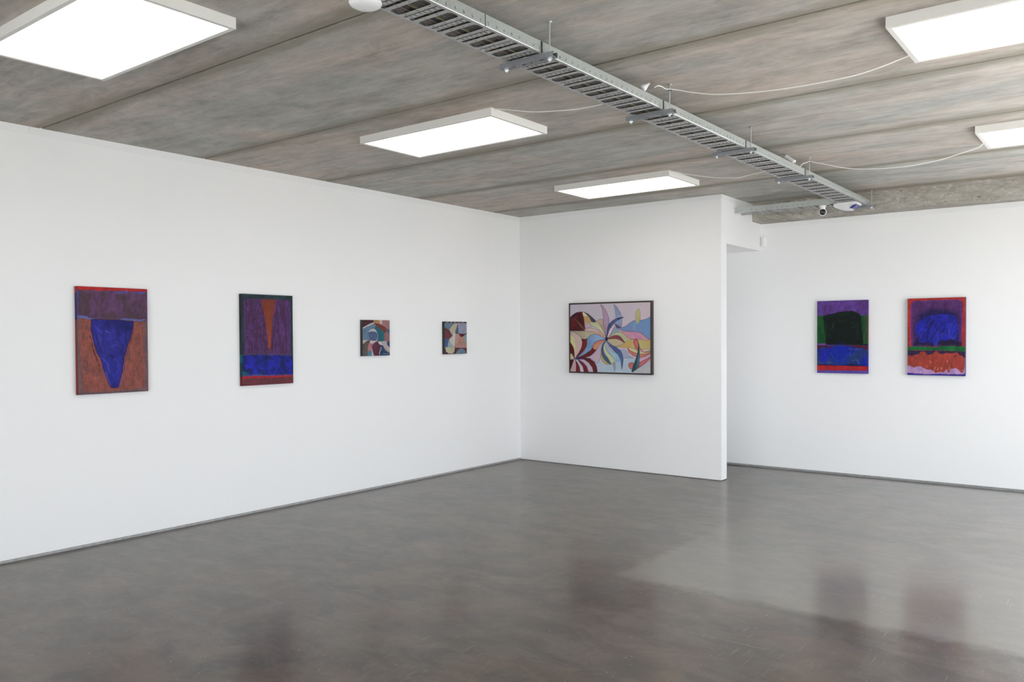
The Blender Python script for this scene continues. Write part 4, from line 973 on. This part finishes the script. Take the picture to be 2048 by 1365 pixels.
o=bpy.data.objects.new('daylight_portal',L); COL.objects.link(o); o.location=((FX[0]+FX[1])/2,YF-.13,1.38); o.rotation_euler=(PI/2,0,0)   # faces +y
o.rotation_euler=Vector((0,1,0)).to_track_quat('-Z','Z').to_euler()
L=bpy.data.lights.new('daylight_portal','AREA'); L.shape='RECTANGLE'; L.size=BX[1]-BX[0]; L.size_y=2.4; L.cycles.is_portal=True
o=bpy.data.objects.new('daylight_portal',L); COL.objects.link(o); o.location=((BX[0]+BX[1])/2,D+.17,1.22)
o.rotation_euler=Vector((0,-1,0)).to_track_quat('-Z','Z').to_euler()
L=bpy.data.lights.new('daylight_portal','AREA'); L.shape='RECTANGLE'; L.size=.45; L.size_y=1.95; L.cycles.is_portal=True
o=bpy.data.objects.new('daylight_portal',L); COL.objects.link(o); o.location=(-.10,.765,1.035)
o.rotation_euler=Vector((1,0,0)).to_track_quat('-Z','Z').to_euler()
# daylight portals in the four window openings
for (a,b) in WY:
    L=bpy.data.lights.new('daylight_portal','AREA'); L.shape='RECTANGLE'; L.size=ZT-ZS; L.size_y=b-a
    try: L.cycles.is_portal=True
    except Exception: pass
    o=bpy.data.objects.new('daylight_portal',L); COL.objects.link(o)
    o.location=(XR+.16,(a+b)/2,(ZT+ZS)/2); o.rotation_euler=(0,PI/2,0)   # emits towards -x

sun=bpy.data.lights.new('sun','SUN'); sun.energy=SUN; sun.angle=math.radians(1.0); sun.color=(1,.98,.95)
so=bpy.data.objects.new('sun',sun); COL.objects.link(so); so.location=(12,-3,14)
el=math.radians(68); so.rotation_euler=Vector((-math.cos(el),0,-math.sin(el))).to_track_quat('-Z','Y').to_euler()

# ------------------------------------------------------------------ camera
f,py,yaw,pit,rol=1645.41,702.276,.65518,-.01766,-.00517
fwd=Vector((-math.sin(yaw)*math.cos(pit),math.cos(yaw)*math.cos(pit),math.sin(pit)))
r_=Vector((math.cos(yaw),math.sin(yaw),0)); u_=r_.cross(fwd)
r2=r_*math.cos(rol)+u_*math.sin(rol); u2=-r_*math.sin(rol)+u_*math.cos(rol)
cd=bpy.data.cameras.new('camera'); cam=bpy.data.objects.new('camera',cd); COL.objects.link(cam)
Mx=Matrix((r2,u2,-fwd)).transposed().to_4x4(); Mx.translation=Vector((6.02412,-8.00288,1.5)); cam.matrix_world=Mx
cd.sensor_width=36; cd.sensor_fit='HORIZONTAL'; cd.lens=f/2048*36; cd.shift_y=(py-682.5)/2048; cd.clip_start=.05
sc=bpy.context.scene; sc.camera=cam
sc.view_settings.view_transform='Standard'; sc.view_settings.look='None'; sc.view_settings.gamma=1; sc.view_settings.exposure=-0.07
sc.view_settings.use_curve_mapping=False
sc.cycles.max_bounces=10; sc.cycles.diffuse_bounces=7
